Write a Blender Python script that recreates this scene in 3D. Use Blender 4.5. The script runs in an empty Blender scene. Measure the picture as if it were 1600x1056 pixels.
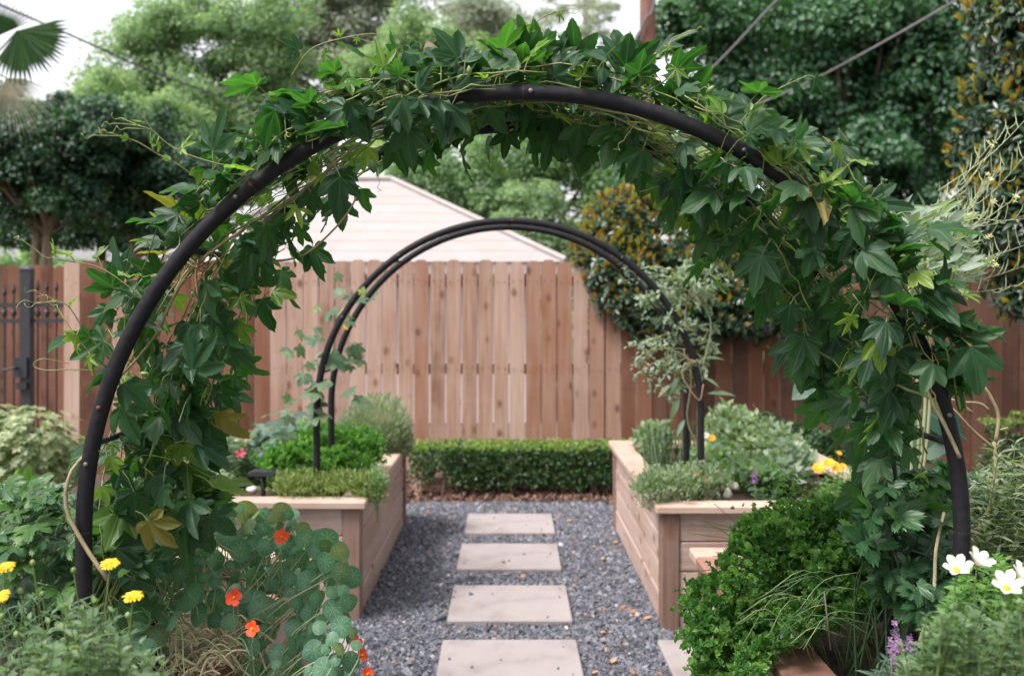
import bpy, bmesh, math, random
import numpy as np
from mathutils import Vector, Matrix

SC = bpy.context.scene
COL = SC.collection
rnd = random.Random(11)
rng = np.random.default_rng(11)
PI = math.pi

# ------------------------------------------------------------------ camera
EYE = 1.55            # eye height above the gravel
FPX, PX0, PY0 = 1556.0, 795.0, 475.0   # focal length and principal point in photo pixels
cam_d = bpy.data.cameras.new("camera")
cam = bpy.data.objects.new("camera", cam_d)
COL.objects.link(cam)
cam.location = (0, 0, EYE)
cam.rotation_euler = (math.radians(90), 0, 0)
cam_d.sensor_width = 36.0
cam_d.lens = FPX / 1600 * 36
cam_d.shift_x = 5 / 1600
cam_d.shift_y = -53 / 1600
cam_d.clip_start = 0.05
cam_d.clip_end = 600
cam_d.dof.use_dof = True
cam_d.dof.focus_distance = 2.4
cam_d.dof.aperture_fstop = 3.6
SC.camera = cam

# ------------------------------------------------------------------ sky, sun, exposure
SUN_EL, SUN_AZ = math.radians(58), math.radians(-125)     # azimuth from +Y towards +X
world = bpy.data.worlds.new("World")
SC.world = world
world.use_nodes = True
wn, wl = world.node_tree.nodes, world.node_tree.links
wn.clear()
sky = wn.new("ShaderNodeTexSky")
sky.sky_type = 'NISHITA'
sky.sun_disc = False
sky.sun_elevation = SUN_EL
sky.sun_rotation = SUN_AZ
sky.air_density = 1.0
sky.dust_density = 4.0
sky.ozone_density = 1.0
hs = wn.new("ShaderNodeHueSaturation")
hs.inputs['Saturation'].default_value = 0.22
tint = wn.new("ShaderNodeMix")
tint.data_type = 'RGBA'; tint.blend_type = 'MULTIPLY'
tint.inputs[0].default_value = 1.0
tint.inputs[7].default_value = (1.0, 0.962, 0.965, 1)
bg = wn.new("ShaderNodeBackground")
bg.inputs['Strength'].default_value = 0.15
wo = wn.new("ShaderNodeOutputWorld")
wl.new(sky.outputs[0], hs.inputs['Color'])
wl.new(hs.outputs[0], tint.inputs[6])
wl.new(tint.outputs[2], bg.inputs['Color'])
wl.new(bg.outputs[0], wo.inputs['Surface'])

sun_d = bpy.data.lights.new("sun", 'SUN')
sun_d.energy = 1.5
sun_d.angle = math.radians(14)
sun_d.color = (1.0, 0.95, 0.9)
sun = bpy.data.objects.new("sun", sun_d)
COL.objects.link(sun)
sdir = Vector((math.sin(SUN_AZ) * math.cos(SUN_EL), math.cos(SUN_AZ) * math.cos(SUN_EL), math.sin(SUN_EL)))
sun.rotation_euler = sdir.to_track_quat('Z', 'Y').to_euler()
sun.location = (0, 0, 12)

SC.view_settings.view_transform = 'Standard'
SC.view_settings.look = 'None'
SC.view_settings.gamma = 1.0
SC.view_settings.use_curve_mapping = False
SC.view_settings.exposure = 1.45
try:
    SC.cycles.use_denoising = True
    SC.cycles.max_bounces = 6
    SC.cycles.transmission_bounces = 4
    SC.cycles.diffuse_bounces = 3
    SC.cycles.glossy_bounces = 2
except Exception:
    pass


def P(px, py, Y):
    """The place at depth Y that the photograph shows at pixel (px, py)."""
    return Vector(((px - PX0) * Y / FPX, Y, EYE + (PY0 - py) * Y / FPX))


# ------------------------------------------------------------------ object helpers
OFF = {}


def thing(name, label, cat, loc=(0, 0, 0), group=None):
    o = bpy.data.objects.new(name, None)
    COL.objects.link(o)
    o.location = loc
    o.empty_display_size = 0.1
    o["label"] = label
    o["category"] = cat
    if group:
        o["group"] = group
    OFF[o.name] = Vector(loc)
    return o


def off_of(parent):
    return OFF.get(parent.name, Vector((0, 0, 0))) if parent is not None else Vector((0, 0, 0))


class MB:
    """Collects pieces of geometry (world coordinates) and links them as one mesh."""

    def __init__(self):
        self.v, self.l, self.s, self.m, self.r, self.n, self.nv = [], [], [], [], [], [], 0

    def add(self, verts, loops, sizes, mat=0, r=None, vein=None):
        verts = np.asarray(verts, dtype=np.float32).reshape(-1, 3)
        k = len(verts)
        self.v.append(verts)
        self.l.append(np.asarray(loops, dtype=np.int32) + self.nv)
        sizes = np.asarray(sizes, dtype=np.int32)
        self.s.append(sizes)
        self.m.append(np.full(len(sizes), mat, dtype=np.int32) if np.isscalar(mat) else np.asarray(mat, dtype=np.int32))
        if r is None:
            r = rnd.random()
        self.r.append(np.full(k, r, dtype=np.float32) if np.isscalar(r) else np.asarray(r, dtype=np.float32))
        self.n.append(np.full(k, 1.0, dtype=np.float32) if vein is None else np.asarray(vein, dtype=np.float32))
        self.nv += k

    def faces(self, verts, faces, mat=0, r=None):
        self.add(verts, [i for f in faces for i in f], [len(f) for f in faces], mat, r)

    def tube(self, pts, rad, sides=6, mat=0, r=None, cap=True):
        pts = [Vector(p) for p in pts]
        n = len(pts)
        if n < 2:
            return
        rads = [rad] * n if np.isscalar(rad) else list(rad)
        vs, fs = [], []
        prev = None
        for i, p in enumerate(pts):
            t = (pts[min(i + 1, n - 1)] - pts[max(i - 1, 0)])
            if t.length < 1e-9:
                t = Vector((0, 0, 1))
            t.normalize()
            if prev is None:
                a = t.orthogonal().normalized()
            else:
                a = (prev - t * prev.dot(t))
                a = a.normalized() if a.length > 1e-6 else t.orthogonal().normalized()
            prev = a
            b = t.cross(a)
            for k in range(sides):
                w = 2 * PI * k / sides
                vs.append(p + (a * math.cos(w) + b * math.sin(w)) * rads[i])
        for i in range(n - 1):
            for k in range(sides):
                k2 = (k + 1) % sides
                fs.append((i * sides + k, i * sides + k2, (i + 1) * sides + k2, (i + 1) * sides + k))
        if cap:
            fs.append(tuple(range(sides))[::-1])
            fs.append(tuple((n - 1) * sides + k for k in range(sides)))
        self.faces([tuple(v) for v in vs], fs, mat, r)

    def box(self, lo, hi, mat=0, r=None):
        x0, y0, z0 = lo
        x1, y1, z1 = hi
        v = [(x0, y0, z0), (x1, y0, z0), (x1, y1, z0), (x0, y1, z0), (x0, y0, z1), (x1, y0, z1), (x1, y1, z1), (x0, y1, z1)]
        self.faces(v, [(3, 2, 1, 0), (4, 5, 6, 7), (0, 1, 5, 4), (1, 2, 6, 5), (2, 3, 7, 6), (3, 0, 4, 7)], mat, r)

    def scatter(self, tpl, pos, rot, size, r=None, mat=0):
        """Copies of a template: pos (n,3), rot (n,3,3) with the template axes as columns, size (n,) or (n,3)."""
        pos = np.asarray(pos, dtype=np.float32)
        n = len(pos)
        if n == 0:
            return
        tv, tl, ts, tn = tpl
        size = np.asarray(size, dtype=np.float32)
        if size.ndim == 1:
            size = np.repeat(size[:, None], 3, axis=1)
        sv = tv[None, :, :] * size[:, None, :]
        V = np.einsum('nij,nkj->nki', np.asarray(rot, dtype=np.float32), sv) + pos[:, None, :]
        k = len(tv)
        L = (tl[None, :] + (np.arange(n, dtype=np.int32) * k)[:, None]).reshape(-1)
        S = np.tile(ts, n)
        r = rng.random(n).astype(np.float32) if r is None else np.asarray(r, dtype=np.float32)
        self.add(V.reshape(-1, 3), L, S, mat, np.repeat(r, k), np.tile(tn, n))

    def mesh(self, name, mats, off=(0, 0, 0), smooth=False):
        me = bpy.data.meshes.new(name)
        if not self.v:
            return me
        V = np.concatenate(self.v) - np.array(off, dtype=np.float32)
        L = np.concatenate(self.l)
        S = np.concatenate(self.s)
        me.vertices.add(len(V))
        me.vertices.foreach_set("co", V.reshape(-1))
        me.loops.add(len(L))
        me.loops.foreach_set("vertex_index", L)
        me.polygons.add(len(S))
        st = np.zeros(len(S), dtype=np.int32)
        st[1:] = np.cumsum(S)[:-1]
        me.polygons.foreach_set("loop_start", st)
        me.polygons.foreach_set("loop_total", S)
        me.polygons.foreach_set("material_index", np.concatenate(self.m))
        me.polygons.foreach_set("use_smooth", np.full(len(S), smooth, dtype=bool))
        a = me.attributes.new("rnd", 'FLOAT', 'POINT')
        a.data.foreach_set("value", np.concatenate(self.r))
        a = me.attributes.new("vein", 'FLOAT', 'POINT')
        a.data.foreach_set("value", np.concatenate(self.n))
        for m in (mats if isinstance(mats, (list, tuple)) else [mats]):
            me.materials.append(m)
        me.update(calc_edges=True)
        return me

    def build(self, name, mats, parent=None, smooth=False, kind=None):
        me = self.mesh(name, mats, off_of(parent), smooth)
        o = bpy.data.objects.new(name, me)
        COL.objects.link(o)
        if parent is not None:
            o.parent = parent
            OFF[o.name] = off_of(parent)
        if kind:
            o["kind"] = kind
        return o


def put(name, me, parent, M):
    """Links an object that shares a mesh, at world matrix M, as a child of parent (whose own axes are the world's)."""
    o = bpy.data.objects.new(name, me)
    COL.objects.link(o)
    if parent is not None:
        o.parent = parent
        M = Matrix.Translation(-off_of(parent)) @ M
    o.matrix_local = M
    return o


def tag(o, label, cat, group=None):
    o["label"] = label
    o["category"] = cat
    if group:
        o["group"] = group
    return o


_boxes = {}


def box_mesh(dx, dy, dz, mat, bev=0.004):
    key = (round(dx, 4), round(dy, 4), round(dz, 4), mat.name, bev)
    if key in _boxes:
        return _boxes[key]
    bm = bmesh.new()
    bmesh.ops.create_cube(bm, size=1.0)
    bmesh.ops.scale(bm, vec=(dx, dy, dz), verts=bm.verts)
    if bev:
        bmesh.ops.bevel(bm, geom=list(bm.edges), offset=bev, segments=1, affect='EDGES')
    me = bpy.data.meshes.new("board")
    bm.to_mesh(me)
    bm.free()
    me.materials.append(mat)
    _boxes[key] = me
    return me


def board(name, parent, center, dims, mat, axis='X', bev=0.004, tilt=0.0):
    """A board whose grain runs along its local X; axis = world direction of its length. dims = (length, thickness, height)."""
    me = box_mesh(*dims, mat, bev)
    rot = {'X': Matrix.Identity(4), 'Y': Matrix.Rotation(PI / 2, 4, 'Z'), 'Z': Matrix.Rotation(-PI / 2, 4, 'Y')}[axis]
    return put(name, me, parent, Matrix.Translation(center) @ rot @ Matrix.Rotation(tilt, 4, 'X'))


# ------------------------------------------------------------------ materials
def new_mat(name):
    m = bpy.data.materials.new(name)
    m.use_nodes = True
    nt = m.node_tree
    nt.nodes.clear()
    out = nt.nodes.new("ShaderNodeOutputMaterial")
    return m, nt, out


def ramp(nt, stops, fac=None):
    n = nt.nodes.new("ShaderNodeValToRGB")
    cr = n.color_ramp
    while len(cr.elements) < len(stops):
        cr.elements.new(0.5)
    for e, (p, c) in zip(cr.elements, stops):
        e.position = p
        e.color = (*c, 1)
    if fac is not None:
        nt.links.new(fac, n.inputs[0])
    return n


def math_node(nt, op, a, b=None, clamp=False):
    n = nt.nodes.new("ShaderNodeMath")
    n.operation = op
    n.use_clamp = clamp
    for i, x in enumerate((a, b)):
        if x is None:
            continue
        if isinstance(x, (int, float)):
            n.inputs[i].default_value = x
        else:
            nt.links.new(x, n.inputs[i])
    return n.outputs[0]


def mix_col(nt, fac, a, b, mode='MIX'):
    n = nt.nodes.new("ShaderNodeMix")
    n.data_type = 'RGBA'
    n.blend_type = mode
    for idx, x in ((0, fac), (6, a), (7, b)):
        if isinstance(x, (int, float)):
            n.inputs[idx].default_value = x
        elif isinstance(x, tuple):
            n.inputs[idx].default_value = (*x, 1)
        else:
            nt.links.new(x, n.inputs[idx])
    return n.outputs[2]


def leaf_mat(name, cols, rough=0.42, trans=0.25, tcol=None, vein=0.0, vcol=None, radial=0, spec=0.5):
    m, nt, out = new_mat(name)
    at = nt.nodes.new("ShaderNodeAttribute"); at.attribute_name = "rnd"
    oi = nt.nodes.new("ShaderNodeObjectInfo")
    f = math_node(nt, 'FRACT', math_node(nt, 'ADD', at.outputs['Fac'], oi.outputs['Random']))
    k = len(cols)
    col = ramp(nt, [(i / (k - 1), c) for i, c in enumerate(cols)], f).outputs[0]
    tc = nt.nodes.new("ShaderNodeTexCoord")
    nz = nt.nodes.new("ShaderNodeTexNoise")
    nz.inputs['Scale'].default_value = 2.5 if radial else 30
    nz.inputs['Detail'].default_value = 3
    nt.links.new(tc.outputs['Object'], nz.inputs['Vector'])
    nmul = math_node(nt, 'MULTIPLY_ADD', nz.outputs[0], 0.7)
    nmul.node.inputs[2].default_value = 0.65
    comb = nt.nodes.new("ShaderNodeCombineColor")
    for i in range(3):
        nt.links.new(nmul, comb.inputs[i])
    col = mix_col(nt, 1.0, col, comb.outputs[0], 'MULTIPLY')
    if vein:
        va = nt.nodes.new("ShaderNodeAttribute"); va.attribute_name = "vein"
        mr = nt.nodes.new("ShaderNodeMapRange")
        mr.inputs[1].default_value = vein * 0.35
        mr.inputs[2].default_value = vein
        mr.inputs[3].default_value = 1
        mr.inputs[4].default_value = 0
        nt.links.new(va.outputs['Fac'], mr.inputs[0])
        col = mix_col(nt, math_node(nt, 'MULTIPLY', mr.outputs[0], 0.6), col, vcol)
    b = nt.nodes.new("ShaderNodeBsdfPrincipled")
    nt.links.new(col, b.inputs['Base Color'])
    b.inputs['Specular IOR Level'].default_value = spec
    rr = math_node(nt, 'MULTIPLY_ADD', nz.outputs[0], 0.25)
    rr.node.inputs[2].default_value = rough - 0.12
    nt.links.new(rr, b.inputs['Roughness'])
    sh = b.outputs[0]
    if trans:
        t = nt.nodes.new("ShaderNodeBsdfTranslucent")
        tm = mix_col(nt, 1.0, col, tcol or (2.2, 2.6, 0.9), 'MULTIPLY')
        nt.links.new(tm, t.inputs[0])
        mx = nt.nodes.new("ShaderNodeMixShader")
        mx.inputs[0].default_value = trans
        nt.links.new(sh, mx.inputs[1]); nt.links.new(t.outputs[0], mx.inputs[2])
        sh = mx.outputs[0]
    nt.links.new(sh, out.inputs[0])
    return m


def plain_mat(name, cols, rough=0.6, scale=20, bump=0.0, metal=0.0, stretch=None, spec=0.5):
    m, nt, out = new_mat(name)
    tc = nt.nodes.new("ShaderNodeTexCoord")
    oi = nt.nodes.new("ShaderNodeObjectInfo")
    mp = nt.nodes.new("ShaderNodeMapping")
    nt.links.new(tc.outputs['Object'], mp.inputs[0])
    if stretch:
        mp.inputs['Scale'].default_value = stretch
    nz = nt.nodes.new("ShaderNodeTexNoise")
    nz.inputs['Scale'].default_value = scale
    nz.inputs['Detail'].default_value = 6
    nz.inputs['Roughness'].default_value = 0.65
    nt.links.new(mp.outputs[0], nz.inputs['Vector'])
    k = len(cols)
    col = ramp(nt, [(0.3 + 0.4 * i / (k - 1), c) for i, c in enumerate(cols)], nz.outputs[0]).outputs[0]
    b = nt.nodes.new("ShaderNodeBsdfPrincipled")
    nt.links.new(col, b.inputs['Base Color'])
    b.inputs['Roughness'].default_value = rough
    b.inputs['Metallic'].default_value = metal
    b.inputs['Specular IOR Level'].default_value = spec
    if bump:
        bp = nt.nodes.new("ShaderNodeBump")
        bp.inputs['Strength'].default_value = bump
        bp.inputs['Distance'].default_value = 0.01
        nt.links.new(nz.outputs[0], bp.inputs['Height'])
        nt.links.new(bp.outputs[0], b.inputs['Normal'])
    nt.links.new(b.outputs[0], out.inputs[0])
    return m


def attr_mat(name, stops, rough=0.7, spec=0.3):
    """Colour picked per piece from the 'rnd' attribute."""
    m, nt, out = new_mat(name)
    at = nt.nodes.new("ShaderNodeAttribute"); at.attribute_name = "rnd"
    col = ramp(nt, stops, at.outputs['Fac'])
    col.color_ramp.interpolation = 'LINEAR'
    b = nt.nodes.new("ShaderNodeBsdfPrincipled")
    nt.links.new(col.outputs[0], b.inputs['Base Color'])
    b.inputs['Roughness'].default_value = rough
    b.inputs['Specular IOR Level'].default_value = spec
    nt.links.new(b.outputs[0], out.inputs[0])
    return m


def wood_mat(name, cols, knot=(0.10, 0.045, 0.03), axis=0, grain=1.0, var=0.35, rough=0.75, weather=None):
    """Planks: grain along one local axis, knots, each object its own tone."""
    m, nt, out = new_mat(name)
    tc = nt.nodes.new("ShaderNodeTexCoord")
    oi = nt.nodes.new("ShaderNodeObjectInfo")
    add = nt.nodes.new("ShaderNodeVectorMath"); add.operation = 'ADD'
    cx = nt.nodes.new("ShaderNodeCombineXYZ")
    for i, k in enumerate((37.0, 61.0, 53.0)):
        nt.links.new(math_node(nt, 'MULTIPLY', oi.outputs['Random'], k), cx.inputs[i])
    nt.links.new(tc.outputs['Object'], add.inputs[0]); nt.links.new(cx.outputs[0], add.inputs[1])
    # knots: sparse voronoi cells stretched along the grain
    mk = nt.nodes.new("ShaderNodeMapping")
    sc = [9.0, 9.0, 9.0]; sc[axis] = 5.5
    mk.inputs['Scale'].default_value = sc
    nt.links.new(add.outputs[0], mk.inputs[0])
    vo = nt.nodes.new("ShaderNodeTexVoronoi")
    vo.inputs['Scale'].default_value = 1.0
    nt.links.new(mk.outputs[0], vo.inputs['Vector'])
    kd = nt.nodes.new("ShaderNodeMapRange")
    kd.inputs[1].default_value = 0.10; kd.inputs[2].default_value = 0.30
    kd.inputs[3].default_value = 1; kd.inputs[4].default_value = 0
    nt.links.new(vo.outputs['Distance'], kd.inputs[0])
    sepc = nt.nodes.new("ShaderNodeSeparateColor")
    nt.links.new(vo.outputs['Color'], sepc.inputs[0])
    kmask = math_node(nt, 'MULTIPLY', kd.outputs[0], math_node(nt, 'GREATER_THAN', sepc.outputs[0], 0.5))
    # grain: noise stretched along the board, swerving round knots
    mg = nt.nodes.new("ShaderNodeMapping")
    sg = [55.0 * grain] * 3; sg[axis] = 1.6
    mg.inputs['Scale'].default_value = sg
    nt.links.new(add.outputs[0], mg.inputs[0])
    gn = nt.nodes.new("ShaderNodeTexNoise")
    gn.inputs['Scale'].default_value = 1.0
    gn.inputs['Detail'].default_value = 5
    gn.inputs['Distortion'].default_value = 0.6
    nt.links.new(mg.outputs[0], gn.inputs['Vector'])
    # broad stain
    ms = nt.nodes.new("ShaderNodeMapping")
    ss = [5.0, 5.0, 5.0]; ss[axis] = 1.1
    ms.inputs['Scale'].default_value = ss
    nt.links.new(add.outputs[0], ms.inputs[0])
    st = nt.nodes.new("ShaderNodeTexNoise")
    st.inputs['Scale'].default_value = 1.0; st.inputs['Detail'].default_value = 3
    nt.links.new(ms.outputs[0], st.inputs['Vector'])
    f = math_node(nt, 'ADD', math_node(nt, 'MULTIPLY', gn.outputs[0], 0.55), math_node(nt, 'MULTIPLY', st.outputs[0], 0.5))
    f = math_node(nt, 'ADD', f, math_node(nt, 'MULTIPLY', math_node(nt, 'SUBTRACT', oi.outputs['Random'], 0.5), var))
    k = len(cols)
    col = ramp(nt, [(0.26 + 0.52 * i / (k - 1), c) for i, c in enumerate(cols)], f).outputs[0]
    # weathering that runs across neighbouring boards
    ge = nt.nodes.new("ShaderNodeNewGeometry")
    wz = nt.nodes.new("ShaderNodeTexNoise")
    wz.inputs['Scale'].default_value = 1.7; wz.inputs['Detail'].default_value = 5; wz.inputs['Roughness'].default_value = 0.65
    nt.links.new(ge.outputs['Position'], wz.inputs['Vector'])
    wm = nt.nodes.new("ShaderNodeMapRange")
    wm.inputs[1].default_value = 0.46; wm.inputs[2].default_value = 0.68; wm.inputs[3].default_value = 0; wm.inputs[4].default_value = 0.7
    nt.links.new(wz.outputs[0], wm.inputs[0])
    greyed = tuple(0.5 * (cols[1][i] + cols[-1][i]) * (1.0, 1.06, 1.14)[i] for i in range(3))
    col = mix_col(nt, wm.outputs[0], col, greyed)
    col = mix_col(nt, math_node(nt, 'MULTIPLY', kmask, 0.85), col, knot)
    b = nt.nodes.new("ShaderNodeBsdfPrincipled")
    nt.links.new(col, b.inputs['Base Color'])
    b.inputs['Roughness'].default_value = rough
    b.inputs['Specular IOR Level'].default_value = 0.25
    bp = nt.nodes.new("ShaderNodeBump")
    bp.inputs['Strength'].default_value = 0.35
    bp.inputs['Distance'].default_value = 0.003
    nt.links.new(gn.outputs[0], bp.inputs['Height'])
    nt.links.new(bp.outputs[0], b.inputs['Normal'])
    nt.links.new(b.outputs[0], out.inputs[0])
    return m


# ------------------------------------------------------------------ leaf templates (y = along the leaf, z = upper side)
def _tpl(verts, faces, vein=None):
    v = np.array(verts, dtype=np.float32)
    l = np.array([i for f in faces for i in f], dtype=np.int32)
    s = np.array([len(f) for f in faces], dtype=np.int32)
    n = np.ones(len(v), dtype=np.float32) if vein is None else np.array(vein, dtype=np.float32)
    return (v, l, s, n)


def t_leaf(w=0.25, seg=4, fold=0.35, curl=0.2, power=0.8, wave=0.0):
    """A simple blade with a folded midrib: 3 points across, seg steps along."""
    V, N, Fc = [], [], []
    for i in range(seg + 1):
        t = i / seg
        hw = w * (math.sin(PI * t ** power)) if 0 < i < seg else w * 0.03
        z = -curl * t * t
        e = fold * hw + wave * math.sin(i * 2.1)
        V += [(-hw, t, z + e), (0, t, z), (hw, t, z + e - wave)]
        N += [hw, 0, hw]
    for i in range(seg):
        a = i * 3
        Fc += [(a, a + 1, a + 4, a + 3), (a + 1, a + 2, a + 5, a + 4)]
    return _tpl(V, Fc, N)


def t_rhomb(w=0.4):
    return _tpl([(0, 0, 0), (w, 0.5, 0.08), (0, 1, -0.1), (-w, 0.5, 0.08)], [(0, 1, 2, 3)])


def t_lobed(lobes, teeth=0.0, nteeth=5, fold=0.3, droop=0.12, ripple=0.02, steps=7, seed=0, ring=0.5, sharp=0.8, zig=0.0):
    """A palmate blade: lobes = (angle from the tip axis in degrees, length, half width)."""
    q = random.Random(seed)
    tabs = []
    for (a, L, w) in lobes:
        ts = [1 - (i / 60.0) for i in range(60)]
        ang, rad = [], []
        for t in ts:
            vv = w * 2.05 * (t ** 0.62) * ((1 - t) ** sharp)
            vv *= 1 + teeth * abs(math.sin(t * nteeth * PI))
            ang.append(math.atan2(vv, t * L)); rad.append(math.hypot(vv, t * L))
        tabs.append((math.radians(a), np.array(ang), np.array(rad)))

    def r_at(th):
        best = 0.0
        for (a, ang, rad) in tabs:
            d = abs(th - a)
            if d <= ang.max():
                best = max(best, float(np.interp(d, np.maximum.accumulate(ang), rad)))
        return best
    ths = set()
    for (a, ang, rad) in tabs:
        ths.add(a)
        for j in range(1, steps):
            d = float(ang[int(59 * (j / steps) ** 1.0)])
            ths.add(a + d); ths.add(a - d)
    lo = min(a - ang.max() * 0.9 for a, ang, rad in tabs)
    hi = max(a + ang.max() * 0.9 for a, ang, rad in tabs)
    ths = sorted(t for t in ths if lo <= t <= hi)
    keep = []
    for t in ths:
        if not keep or t - keep[-1] > 0.012:
            keep.append(t)
    V, N, Fc = [(0, 0, 0)], [0.0], []

    def vert(th, r):
        x, y = r * math.sin(th), r * math.cos(th)
        dmin = min(abs(r * math.sin(th - a)) if abs(th - a) < PI / 2 else r for a, _, _ in tabs)
        z = fold * dmin - droop * r * r + ripple * math.sin(th * 7 + r * 9 + seed)
        V.append((x, y, z)); N.append(dmin)
        return len(V) - 1
    inner, outer = [], []
    if zig:     # toothed margin: extra points, every second one drawn in
        k2 = []
        for i in range(len(keep) - 1):
            m = max(1, int((keep[i + 1] - keep[i]) * r_at(keep[i]) / 0.07))
            k2 += [keep[i] + (keep[i + 1] - keep[i]) * j / (m + 1) for j in range(m + 1)]
        keep = k2 + [keep[-1]]
    for i, t in enumerate(keep):
        r = r_at(t) * (1 - (zig if i % 2 else 0.0))
        inner.append(vert(t, r * ring)); outer.append(vert(t, r))
    for i in range(len(keep) - 1):
        Fc.append((0, inner[i + 1], inner[i]))
        Fc.append((inner[i], inner[i + 1], outer[i + 1], outer[i]))
    return _tpl(V, Fc, N)


def t_round(seed=0, n=18, veins=9):
    """A nasturtium pad: nearly circular, stalk near the middle, shallow funnel, pale rays."""
    q = random.Random(seed)
    V, N, Fc = [(0, 0, -0.03)], [0.0], []
    ph = q.random() * 6
    for ri, rr in enumerate((0.18, 0.62, 1.0)):
        for k in range(n):
            a = 2 * PI * k / n
            r = rr * (1 + (0.05 * math.sin(3 * a + ph) + 0.03 * math.sin(veins * a)) * (rr > 0.5))
            x, y = r * math.sin(a), r * math.cos(a) + 0.12 * rr
            z = 0.06 * rr * math.sin(2 * a + ph) + 0.05 * rr * rr * math.sin(4 * a + 2 * ph) - 0.10 * rr * rr
            V.append((x, y, z))
            N.append(0.0 if (k % 2 == 0) and ri < 2 else (0.06 if k % 2 == 0 else 0.06 + 0.1 * rr))
    for k in range(n):
        k2 = (k + 1) % n
        Fc.append((0, 1 + k2, 1 + k))
        for ri in (0, 1):
            a, b = 1 + ri * n, 1 + (ri + 1) * n
            Fc.append((a + k, a + k2, b + k2, b + k))
    return _tpl(V, Fc, N)


def t_petal(w=0.5, cup=0.25, notch=0.0):
    """A broad petal with a rounded end."""
    V, Fc = [], []
    ts = (0, 0.2, 0.45, 0.7, 0.88, 1.0)
    for t in ts:
        hw = w * (0.12 + 0.88 * t ** 0.7) * math.sqrt(max(0.0, 1 - t ** 5)) + 0.01
        V += [(-hw, t, cup * hw - 0.15 * t * t), (0, t - notch * (t > .95), -0.12 * t * t), (hw, t, cup * hw - 0.15 * t * t)]
    for i in range(len(ts) - 1):
        a = i * 3
        Fc += [(a, a + 1, a + 4, a + 3), (a + 1, a + 2, a + 5, a + 4)]
    return _tpl(V, Fc)


def t_frill(seed=0, n=10):
    """A crisped parsley leaflet: a ruffled little star."""
    q = random.Random(seed)
    V, Fc = [(0, 0, 0)], []
    for k in range(n):
        a = -2.3 + 4.6 * k / (n - 1)
        r = (1.0 if k % 2 else 0.62) * (0.8 + 0.3 * q.random())
        V.append((r * 0.62 * math.sin(a), 0.35 + 0.6 * r * math.cos(a), 0.28 * math.sin(k * 2.4 + q.random()) ))
    for k in range(n - 1):
        Fc.append((0, k + 2, k + 1))
    return _tpl(V, Fc)


def frames(d, n):
    """Rotation matrices with columns x, y = d, z close to n, for arrays (k,3)."""
    d = np.asarray(d, dtype=np.float64); n = np.asarray(n, dtype=np.float64)
    d = d / (np.linalg.norm(d, axis=1, keepdims=True) + 1e-9)
    z = n - d * np.sum(n * d, axis=1, keepdims=True)
    bad = np.linalg.norm(z, axis=1) < 1e-3
    z[bad] = np.cross(d[bad], np.array([0.3, 0.9, 0.1]))
    z = z / (np.linalg.norm(z, axis=1, keepdims=True) + 1e-9)
    x = np.cross(d, z)
    return np.stack([x, d, z], axis=2)


def unit(a):
    a = np.asarray(a, dtype=np.float64)
    return a / (np.linalg.norm(a, axis=-1, keepdims=True) + 1e-9)


class Leaves:
    """Leaf placements: emitted as single leaf objects for the largest in view, the rest joined."""

    def __init__(self):
        self.p, self.d, self.n, self.s, self.t, self.m = [], [], [], [], [], []

    def add(self, p, d, n, s, t=0, m=0):
        self.p.append(tuple(p)); self.d.append(tuple(d)); self.n.append(tuple(n)); self.s.append(s); self.t.append(t); self.m.append(m)

    def emit(self, root, name, tpls, mats, most=300, smooth=True, rest="foliage"):
        if not self.p:
            return
        p, d, n, s = np.array(self.p), np.array(self.d), np.array(self.n), np.array(self.s)
        t, m = np.array(self.t), np.array(self.m)
        rot = frames(d, n)
        dist = np.linalg.norm(p - np.array([0, 0, EYE]), axis=1)
        view = unit(np.array([0, 0, EYE]) - p)
        facing = 0.35 + np.abs(np.sum(rot[:, :, 2] * view, axis=1))
        px = PX0 + FPX * p[:, 0] / p[:, 1]; py = PY0 + FPX * (EYE - p[:, 2]) / p[:, 1]
        infr = (px > -20) & (px < 1620) & (py > -20) & (py < 1076)
        score = s / dist * facing * np.where(infr, 1, 0.1) - 0.004 * dist
        order = np.argsort(-score)
        single, joined = order[:most], order[most:]
        cache = {}
        for i in single:
            key = (int(t[i]), int(m[i]))
            if key not in cache:
                mb = MB()
                tv, tl, ts, tn = tpls[key[0]]
                mb.add(tv, tl, ts, 0, 0.0, tn)
                cache[key] = mb.mesh(name, mats[key[1]], (0, 0, 0), smooth)
            M = Matrix(rot[i].tolist()).to_4x4()
            M = Matrix.Translation(p[i].tolist()) @ M @ Matrix.Scale(float(s[i]), 4)
            put(name, cache[key], root, M)
        if len(joined):
            mb = MB()
            for ti in range(len(tpls)):
                for mi in range(len(mats)):
                    sel = joined[(t[joined] == ti) & (m[joined] == mi)]
                    if len(sel):
                        mb.scatter(tpls[ti], p[sel], rot[sel], s[sel], mat=mi)
            mb.build(rest, mats, root, smooth, kind="stuff")


def bez(pts, n=20):
    """Catmull-Rom through the points."""
    pts = [Vector(p) for p in pts]
    if len(pts) < 3:
        return [pts[0].lerp(pts[-1], i / n) for i in range(n + 1)]
    q = [pts[0] * 2 - pts[1]] + pts + [pts[-1] * 2 - pts[-2]]
    out = []
    segs = len(pts) - 1
    per = max(2, n // segs)
    for i in range(segs):
        a, b, c, d = q[i:i + 4]
        for j in range(per):
            t = j / per
            out.append(0.5 * ((2 * b) + (c - a) * t + (2 * a - 5 * b + 4 * c - d) * t * t + (3 * b - a - 3 * c + d) * t ** 3))
    out.append(pts[-1])
    return out


def in_poly(x, y, poly):
    c = False
    j = len(poly) - 1
    for i in range(len(poly)):
        xi, yi = poly[i]; xj, yj = poly[j]
        if (yi > y) != (yj > y) and x < (xj - xi) * (y - yi) / (yj - yi) + xi:
            c = not c
        j = i
    return c


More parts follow.
